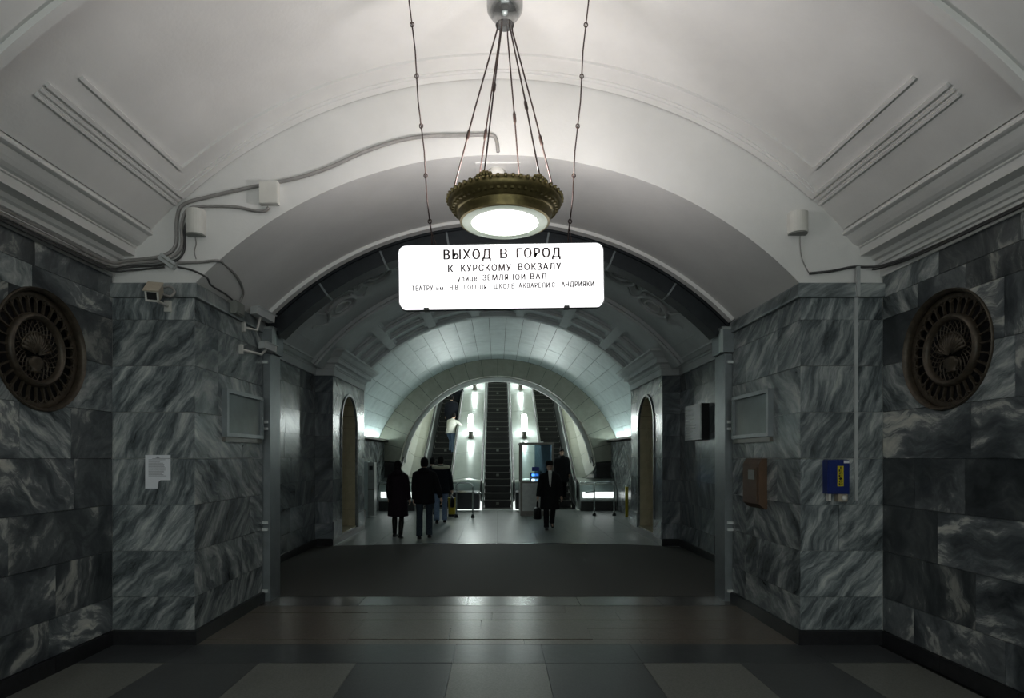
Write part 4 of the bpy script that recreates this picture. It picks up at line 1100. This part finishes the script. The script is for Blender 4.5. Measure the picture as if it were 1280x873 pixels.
# ---- railings, posts, kiosk
def railing(x0, x1, y, label, stub):
    t = thing('barrier_rail', label, 'railing', ((x0+x1)/2, y, 0))
    for x in (x0, x1):
        p = MB().tube([(x, y, .02), (x, y, .12)], .026, 10).build('post', M['chrome'], t, smooth=True)
        MB().lathe([(.055,0),(.055,.03),(.04,.06),(.03,.09),(.03,.10)], (x,y,0), 16).build('foot', M['steel_dark'], p, smooth=True)
    r = .1
    MB().tube([(x0,y,.1),(x0,y,.88)] + [(x0 + r - r*math.cos(PI*k/8), y, .88 + r*math.sin(PI*k/8)) for k in range(1,5)] + [(x1 - r + r*math.sin(PI*k/8), y, .88 + r*math.cos(PI*k/8)) for k in range(0,4)] + [(x1,y,.88),(x1,y,.1)], .022, 10).build('hoop', M['chrome'], t, smooth=True)
    MB().tube([(x0 if stub < 0 else x1, y, .70), ((x0-.26) if stub < 0 else x1+.26, y+.02, .68)], .02, 8).build('side_arm', M['chrome'], t, smooth=True)
railing(2.82, 3.40, 17.5, 'chrome hoop barrier rail beside the yellow post', -1)
railing(-1.16, -.70, 16.9, 'chrome hoop barrier rail in front of the divider beside the riders', 1)
MB_ = MB().tube([(-1.16,16.9,.98),(-1.35,17.0,.98),(-1.36,17.8,.98),(-1.36,17.8,.05)], .02, 8).build('barrier_rail', M['chrome'], None, smooth=True); tag(MB_, 'bent chrome rail tube running back from the hoop barrier', 'railing')
t = thing('yellow_post', 'yellow painted guard post against the wall near the pier', 'post', (3.70, 17.2, 0))
MB().tube([(3.70,17.2,0),(3.70,17.2,.86)], .045, 12).build('pole', M['yellow_paint'], t, smooth=True); MB().lathe([(.05,0),(.05,.03),(.03,.055),(.005,.06)], (3.70,17.2,.86), 12).build('cap', M['steel'], t)
t = thing('yellow_bin', 'small yellow bin beside the chrome hoop barrier', 'bin', (-1.32, 17.35, 0))
q = MB().rings([[(-1.32+r*math.cos(2*PI*k/16), 17.35+r*math.sin(2*PI*k/16), z) for k in range(16)] for r, z in ((.10,.06),(.12,.52),(.125,.54),(.10,.54))]); q.build('body', M['yellow_paint'], t)
MB().lathe([(.11,0),(.11,.06),(.1,.06)], (-1.32,17.35,0), 16).build('base', M['black'], t)
t = thing('ticket_pillar', 'tall pale metal kiosk pillar with small dark screen by the pier', 'kiosk', (-3.64, 17.0, 0))
MB().box(-3.79, -3.66, 16.9, 17.25, 0, 1.58).build('side_case', M['tile_white'], t); MB().box(-3.66, -3.48, 16.92, 17.23, .04, 1.56).build('body', M['booth_panel'], t)
MB().box(-3.62, -3.52, 16.908, 16.92, 1.34, 1.46).build('screen', M['black'], t); MB().box(-3.655, -3.485, 16.912, 16.92, .78, .80).build('seam', M['booth_metal'], t)

# ================================================================== PEOPLE
REMESH = []
def loft_limb(mb, pts, radii, n=12, flat=None):
    pts = [Vector(p) for p in pts]; u = None; rs = []
    for i, p in enumerate(pts):
        t = (pts[min(i+1,len(pts)-1)] - pts[max(i-1,0)]).normalized()
        if u is None:
            a = Vector((1,0,0)); a = a if abs(t.dot(a)) < .9 else Vector((0,1,0))
            u = (a - t*a.dot(t)).normalized()
        u = (u - t*u.dot(t)).normalized(); v = t.cross(u)
        r = radii[i]; ru, rv = (r if isinstance(r, tuple) else (r, r))
        rs.append([p + u*ru*math.cos(2*PI*k/n) + v*rv*math.sin(2*PI*k/n) for k in range(n)])
    mb.rings(rs)
def remesh(o, vox, it=4):
    m = o.modifiers.new('r', 'REMESH'); m.mode = 'VOXEL'; m.voxel_size = vox; m.use_smooth_shade = True
    s = o.modifiers.new('s', 'SMOOTH'); s.iterations = it; s.factor = .5
    REMESH.append(o)
def person(label, loc, rz, H, coat, legs, coat_mat, leg_mat, shoe='leather', coat_len=.35, female=False,
           LL=(12,10), LR=(-12,12), AL=(5,8,15), AR_=(5,8,15), hair='hair_dark', hat=None, collar=None, lean=0, side=0, bulk=1.0, scarf=False, hood=False, twist=0, look=0, bag=None, skirt_flare=1.0):
    """limb angles: leg (hip flex, knee bend); arm (forward, outward, elbow bend); degrees"""
    s = H/1.72
    t = thing('person', label, 'person', loc, rz)
    V = Vector
    legsJ = {}
    for nm, sx, (a, bk) in (('L',-1,LL), ('R',1,LR)):
        hip = V((sx*.095, 0, .90)); a_, b_ = rad(a), rad(a - bk)
        kn = hip + V((sx*.005, math.sin(a_)*.43, -math.cos(a_)*.43)); an = kn + V((0, math.sin(b_)*.40, -math.cos(b_)*.40))
        legsJ[nm] = (hip, kn, an, b_)
    low = min(j[2].z for j in legsJ.values()) - .075
    base = V((0, 0, -low))
    up = Matrix.Rotation(rad(-lean), 4, 'X') @ Matrix.Rotation(rad(side), 4, 'Y')
    def ub(p): return up @ (V(p) - V((0,0,.95))) + V((0,0,.95))     # upper body leans about the waist
    def fin(q): return q.map(lambda p: (p + base)*s)
    shw = .165 if female else .185
    arms = {}
    for nm, sx, (fw, outw, el) in (('L',-1,AL), ('R',1,AR_)):
        sh = V((sx*shw, 0, 1.372))
        d = V((sx*math.sin(rad(outw)), math.sin(rad(fw))*math.cos(rad(outw)), -math.cos(rad(fw))*math.cos(rad(outw))))
        e = sh + d*.285
        d2 = V((d.x*.75, math.sin(rad(fw+el))*math.cos(rad(outw)), -math.cos(rad(fw+el))*math.cos(rad(outw)))).normalized()
        arms[nm] = (ub(sh), ub(e), ub(e + d2*.245), (ub(e+d2*.245) - ub(e)).normalized())
    # --- body: one continuous skin surface
    q = MB()
    tor = [(.84,.13,.09),(.92,.15,.10),(1.02,.125,.085),(1.15,.135,.09),(1.30,.155,.10),(1.39,.14,.085),(1.44,.075,.065),(1.47,.052,.055),(1.53,.05,.055)]
    q.rings([[ub((w*math.cos(2*PI*k/16), d*math.sin(2*PI*k/16), z)) for k in range(16)] for z, w, d in tor])
    hc = V((0, .018, 1.60)); hm = Matrix.Rotation(rad(look), 4, 'Z')
    def hp(x, y, z): return ub(hc + hm @ V((x, y, z)))
    headr = [(-.115,.030,.035,.030),(-.10,.045,.055,.022),(-.07,.058,.078,.008),(-.03,.067,.090,.0),(.02,.072,.095,-.004),(.06,.070,.090,-.008),(.09,.058,.072,-.010),(.112,.034,.042,-.010),(.118,.012,.015,-.010)]
    q.rings([[hp(w*math.cos(2*PI*k/16), yo + d*math.sin(2*PI*k/16), z) for k in range(16)] for z, w, d, yo in headr])
    loft_limb(q, [hp(0,.085,.015), hp(0,.098,-.015), hp(0,.112,-.03), hp(0,.088,-.04)], [.008,.011,.014,.008], 8)        # nose
    for e in (-1, 1):
        loft_limb(q, [hp(e*.066,-.008,-.035), hp(e*.076,-.012,-.005), hp(e*.074,-.016,.025)], [.008,.012,.009], 8)        # ears
        loft_limb(q, [hp(e*.012,.090,.028), hp(e*.03,.088,.032), hp(e*.048,.074,.026)], [.006,.009,.006], 6)               # brow
    loft_limb(q, [hp(-.026,.086,-.062), hp(0,.097,-.061), hp(.026,.086,-.062)], [.005,.009,.005], 6)                       # mouth
    for nm, (sh, e, wr, dd) in arms.items():
        sx = -1 if nm == 'L' else 1
        loft_limb(q, [sh - V((sx*.07,0,-.0)), sh, sh.lerp(e,.5), e, e.lerp(wr,.4), wr], [.05,.050,.043,.037,.036,.026])
        # hand: palm and five separate, curled fingers
        side_ = V((0,1,0)); side_ = (side_ - dd*side_.dot(dd)).normalized(); nrm = dd.cross(side_)
        if nrm.x*sx > 0: nrm = -nrm          # palm side faces the thigh
        pc = wr + dd*.05
        loft_limb(q, [wr - dd*.01, wr + dd*.02, pc, wr + dd*.09], [(.026,.024),(.020,.034),(.016,.042),(.014,.041)] if False else [.025,.028,.033,.026], 10)
        for i, (off, ln) in enumerate(((.033,.070),(.011,.080),(-.011,.074),(-.032,.058))):
            b0 = wr + dd*.085 + side_*off
            loft_limb(q, [b0, b0 + dd*ln*.45 + nrm*.006, b0 + dd*ln*.8 + nrm*.022, b0 + dd*ln*.9 + nrm*.045], [.0105,.0100,.0092,.0075], 8)
        b0 = wr + dd*.03 + side_*.026
        loft_limb(q, [b0, b0 + side_*.028 + dd*.025 + nrm*.006, b0 + side_*.036 + dd*.055 + nrm*.014], [.013,.011,.009], 8)
    for nm, (hip, kn, an, b_) in legsJ.items():
        loft_limb(q, [hip + V((0,0,.04)), hip.lerp(kn,.3), hip.lerp(kn,.75), kn, kn.lerp(an,.35), kn.lerp(an,.8), an], [.082,.076,.058,.052,.052,.036,.034])
        fd = V((0, math.cos(b_*.6), math.sin(b_*.6)*1.0)); fd.z = min(.25, max(-.55, fd.z))
        loft_limb(q, [an - fd*.03 - V((0,0,.03)), an + fd*.05 - V((0,0,.045)), an + fd*.15 - V((0,0,.058))], [.032,.032,.024])
    body = child('body', fin(q).mesh('body', M['skin']), t); remesh(body, .0085*s, 2)
    # eyes
    for e in (-1, 1):
        qe = MB(); cpt = hp(e*.030, .083, .010); qe.sphere(cpt, .009, .007, .006, 8, 6); child('eye', fin(qe).mesh('eye', M['black'], True), t)
    # --- trousers or tights
    q = MB(); lg = legs
    q.rings([[(w*math.cos(2*PI*k/16), d*math.sin(2*PI*k/16), z) for k in range(16)] for z, w, d in ((.82,.13,.10),(.88,.165,.12),(.96,.165,.115),(1.02,.15,.105))])
    for nm, (hip, kn, an, b_) in legsJ.items():
        if lg == 'tights': rd = [.088,.080,.062,.056,.056,.042,.040]
        else: rd = [.098,.093,.076,.070,.071,.068,.070]
        loft_limb(q, [hip + V((0,0,.04)), hip.lerp(kn,.3), hip.lerp(kn,.75), kn, kn.lerp(an,.35), kn.lerp(an,.8), an - (an-kn).normalized()*.0 + (V((0,0,-.02)) if lg != 'tights' else V((0,0,0)))], rd)
    o = child('trousers' if lg != 'tights' else 'tights', fin(q).mesh('trousers', M[leg_mat]), t); remesh(o, .016*s)
    # --- shoes
    for nm, (hip, kn, an, b_) in legsJ.items():
        q = MB(); fd = V((0, math.cos(b_*.6), math.sin(b_*.6))); fd.z = min(.25, max(-.6, fd.z)); fd.normalize(); uu = V((0, -fd.z, fd.y))
        rs = []
        for f, w, h in ((-.075,.026,.045),(-.06,.036,.075),(-.02,.040,.085),(.04,.041,.070),(.10,.045,.052),(.155,.040,.042),(.185,.024,.028)):
            c = an + fd*f - uu*.075
            rs.append([c + V((w*x,0,0)) + uu*(h*z) for x, z in ((-.9,0),(.9,0),(1,.25),(.85,.7),(.4,1),(-.4,1),(-.85,.7),(-1,.25))])
        q.rings(rs); smooth_by_angle(child('shoe', fin(q).mesh('shoe', M[shoe]), t), 60)
        if lg == 'tights':
            q = MB(); loft_limb(q, [an - V((0,0,.01)), kn.lerp(an,.7), kn.lerp(an,.35), kn.lerp(an,.12)], [.046,.053,.062,.060]); child('boot_shaft', fin(q).mesh('boot_shaft', M[shoe], True), t)
    # --- coat or jacket
    q = MB(); zb = .98 - coat_len; bk = bulk
    rr = []
    fl = skirt_flare
    prof = [(1.48,.060,.066),(1.455,.082,.078),(1.425,.118 if female else .135,.095),(1.385,.150 if female else .172,.112),(1.32,.178 if female else .20,.125),(1.22,.18 if female else .20,.135),(1.10,.165 if female else .19,.13),(1.0,.175 if female else .19,.135)]
    rings_ = [[ub((w*bk*math.cos(2*PI*k/20), d*bk*math.sin(2*PI*k/20), z)) for k in range(20)] for z, w, d in prof]
    for f in (.33, .66, 1.0):
        z = 1.0 - (1.0 - zb)*f; w = (.178 if female else .19)*bk + .03*f*fl; d = .135*bk + .04*f*fl
        if z >= .93: rings_.append([ub((w*math.cos(2*PI*k/20), d*math.sin(2*PI*k/20), z)) for k in range(20)])
        else: rings_.append([V((w*math.cos(2*PI*k/20), d*math.sin(2*PI*k/20), z)) for k in range(20)])
    q.rings(rings_)
    for nm, (sh, e, wr, dd) in arms.items():
        sx = -1 if nm == 'L' else 1
        loft_limb(q, [sh - V((sx*.08,0,-.02)), sh + V((-sx*.008,0,-.01)), sh.lerp(e,.45), e, e.lerp(wr,.5), wr + dd*.01], [.062*bk,.074*bk,.070*bk,.062*bk,.056*bk,.048*bk])
    if collar or hood:
        q.rings([[ub((w*math.cos(2*PI*k/16), -.01 + d*math.sin(2*PI*k/16), z)) for k in range(16)] for z, w, d in ((1.40,.11,.10),(1.45,.095,.095),(1.50,.085,.085))])
    o = child('coat', fin(q).mesh('coat', M[coat_mat]), t); remesh(o, .016*s, 5)
    if collar:
        q = MB()
        if collar == 'fur':
            q.tube([ub((.185*math.cos(a), -.05 + .125*math.sin(a), 1.445 + .015*math.sin(a))) for a in [2*PI*k/24 for k in range(25)]], .046, 8)
            child('fur_collar', fin(q).mesh('fur_collar', M['fur'], True), t)
        else:
            q.tube([ub((.085*math.cos(a), .0 + .085*math.sin(a), 1.465 + .012*math.sin(a))) for a in [2*PI*k/20 for k in range(21)]], .030, 8)
            child('collar', fin(q).mesh('collar', M[coat_mat], True), t)
    if hood:
        q = MB(); q.sphere((0,-.10,1.44), .13, .08, .075, 14, 8); q.map(ub); child('hood', fin(q).mesh('hood', M[coat_mat], True), t)
    if scarf:
        q = MB(); loft_limb(q, [ub((0,.085,1.50)), ub((.004,.135,1.40)), ub((.006,.168,1.28)), ub((.006,.172,1.18)), ub((0,.168,1.10))], [(.05,.025),(.042,.022),(.032,.014),(.022,.010),(.008,.006)]); child('scarf', fin(q).mesh('scarf', M['scarf'], True), t)
    # --- hair and hats
    q = MB()
    if hat == 'fur':
        q.rings([[hp(w*math.cos(2*PI*k/18), -.012 + d*math.sin(2*PI*k/18), z) for k in range(18)] for z, w, d in ((.035,.082,.104),(.05,.096,.118),(.09,.104,.126),(.13,.096,.116),(.155,.07,.085),(.165,.02,.03))])
        child('fur_hat', fin(q).mesh('fur_hat', M['hair_dark'], True), t)
        q = MB()
    elif hat == 'cap':
        q.rings([[hp(w*math.cos(2*PI*k/18), -.008 + d*math.sin(2*PI*k/18), z) for k in range(18)] for z, w, d in ((.02,.079,.102),(.05,.081,.103),(.09,.072,.090),(.118,.045,.058),(.13,.012,.016))])
        q.sphere(hp(0,-.01,.135), .018, .018, .016, 8, 5)
        child('knit_cap', fin(q).mesh('knit_cap', M[coat_mat], True), t); q = MB()
    # hair shell over crown and nape
    rs = []
    for z, w, d, yo in ((-.105 if female else -.075,.062,.050,-.055),(-.06,.075,.066,-.045),(-.01,.081,.082,-.028),(.04,.082,.096,-.016),(.08,.074,.088,-.014),(.112,.048,.058,-.012),(.126,.012,.016,-.012)):
        rs.append([hp(w*math.cos(2*PI*k/16), yo + d*math.sin(2*PI*k/16), z) for k in range(16)])
    q.rings(rs)
    if female:
        q.rings([[ub((w*math.cos(2*PI*k/14), yo + d*math.sin(2*PI*k/14), z)) for k in range(14)] for z, w, d, yo in ((1.40,.07,.04,-.085),(1.46,.088,.06,-.06),(1.54,.086,.068,-.035),(1.60,.07,.06,-.03))])
    child('hair', fin(q).mesh('hair', M[hair], True), t)
    hands = {k: (v[2] + v[3]*.11 + base)*s for k, v in arms.items()}
    return t, hands
def hand_bag(t, hand, label, w=.15, h=.20, d=.07, strap=.16, mat='leather', rounded=True):
    W_ = wm(t); p = W_ @ hand
    b2 = thing('bag', label, 'bag', (p.x, p.y, p.z - strap - h)); b2.rotation_euler = t.rotation_euler
    q = MB(); rs = []
    for z, k, kd in ((0,.75,.8),(.02,.95,1),(h*.5,1.0,1),(h*.85,.9,.9),(h,.6,.6)):
        rs.append([(d*kd*.5*math.cos(2*PI*i/16), w*k*math.sin(2*PI*i/16)*.9, z) for i in range(16)])
    child('pouch', q.rings(rs).mesh('pouch', M[mat], True), b2)
    for e in (-1, 1):
        child('handle', MB().tube([(e*.015, -w*.4, h*.85), (e*.01, -w*.25, h+strap*.7), (0, 0, h+strap), (e*.01, w*.25, h+strap*.7), (e*.015, w*.4, h*.85)], .008, 6).mesh('handle', M[mat], True), b2)
    return b2
def at(px, y): return ((px - VX)*y/FPX, y, 0)
person('woman in a dark plum coat and black boots walking away beside a man in jeans', at(497.5, 12.75), rad(-4), 1.64, 'long', 'tights', 'plum_wool', 'tights', coat_len=.50, female=True, LL=(14,14), LR=(-10,6), AL=(8,10,22), AR_=(2,8,20), bulk=1.12, hood=True, skirt_flare=1.2)
person('man in a black jacket and dark jeans walking away beside the woman in plum', at(530.5, 12.6), rad(3), 1.70, 'jacket', 'jeans', 'black_cloth', 'dark_jeans', coat_len=.24, LL=(-6,4), LR=(13,18), AL=(-6,4,12), AR_=(-14,20,14), bulk=1.12, hat='cap', hood=True, skirt_flare=.5)
t, hd = person('person in a dark jacket with a pale fur collar and light jeans walking away', at(551, 15.6), rad(6), 1.74, 'jacket', 'jeans', 'navy_cloth', 'jeans', coat_len=.22, LL=(-14,8), LR=(16,14), AL=(-4,10,10), AR_=(4,12,10), bulk=1.16, collar='fur', skirt_flare=.4)
hand_bag(t, hd['R'], 'black shoulder bag carried by the person with the fur collar', .16, .26, .12, .10)
person('person in dark clothes walking ahead of the one with the fur collar', at(540.5, 17.2), rad(0), 1.70, 'jacket', 'jeans', 'black_cloth', 'dark_jeans', coat_len=.3, LL=(10,10), LR=(-10,8), bulk=1.05)
t, hd = person('man in a dark fur hat and long black coat walking forward with a bag', at(687, 14.2), rad(182), 1.60, 'long', 'jeans', 'black_cloth', 'black_cloth', coat_len=.46, LL=(-14,22), LR=(14,6), AL=(6,12,10), AR_=(4,14,8), bulk=1.18, hat='fur', collar='plain', scarf=True, skirt_flare=1.0)
hand_bag(t, hd['R'], 'black handbag held by the man in the fur hat', .21, .27, .20, .17)
person('person in dark clothes and a cap coming off the escalator behind the booth', (2.22, 20.75, step_h(20.75)), rad(176), 1.74, 'jacket', 'jeans', 'black_cloth', 'black_cloth', coat_len=.4, LL=(-6,10), LR=(10,6), bulk=1.2, hat='cap', hood=True)
person('rider in a pale jacket and light jeans leaning on the moving handrail', (-1.84, 23.5, step_h(23.5)), rad(-20), 1.62, 'jacket', 'jeans', 'pale_jacket', 'jeans', coat_len=.14, LL=(36,44), LR=(8,14), AL=(30,6,50), AR_=(20,52,10), bulk=1.05, lean=14, side=6)
person('rider in dark clothes standing above the one in the pale jacket', (-1.9, 24.7, step_h(24.7)), rad(0), 1.72, 'jacket', 'jeans', 'navy_cloth', 'dark_jeans', coat_len=.3, LL=(4,4), LR=(-4,6), bulk=1.18, hat='cap')
person('topmost rider in dark blue, partly cut off by the portal arch', (-1.78, 26.3, step_h(26.3)), rad(0), 1.74, 'jacket', 'jeans', 'navy_cloth', 'black_cloth', coat_len=.32, LL=(4,4), LR=(-4,6), bulk=1.15)
person('attendant in a blue uniform seated inside the glass booth', (1.28, 18.28, 0), rad(180), 1.68, 'jacket', 'jeans', 'blue_uniform', 'navy_cloth', coat_len=.12, LL=(84,84), LR=(84,84), AL=(25,6,45), AR_=(25,6,45), bulk=1.05)
st = thing('stool', 'round stool under the seated booth attendant', 'stool', (1.28, 18.30, 0))
MB().lathe([(.17,.385),(.18,.40),(.18,.43),(.01,.44)], (1.28,18.30,0), 20).build('seat', M['black'], st); MB().tube([(1.28,18.30,.02),(1.28,18.30,.39)], .03, 8).build('column', M['steel'], st); MB().lathe([(.18,0),(.18,.02),(.03,.03)], (1.28,18.30,0), 20).build('base', M['steel'], st)
dg = bpy.context.evaluated_depsgraph_get()
for o in REMESH:
    me = bpy.data.meshes.new_from_object(o.evaluated_get(dg)); me.name = o.name
    o.modifiers.clear(); o.data = me
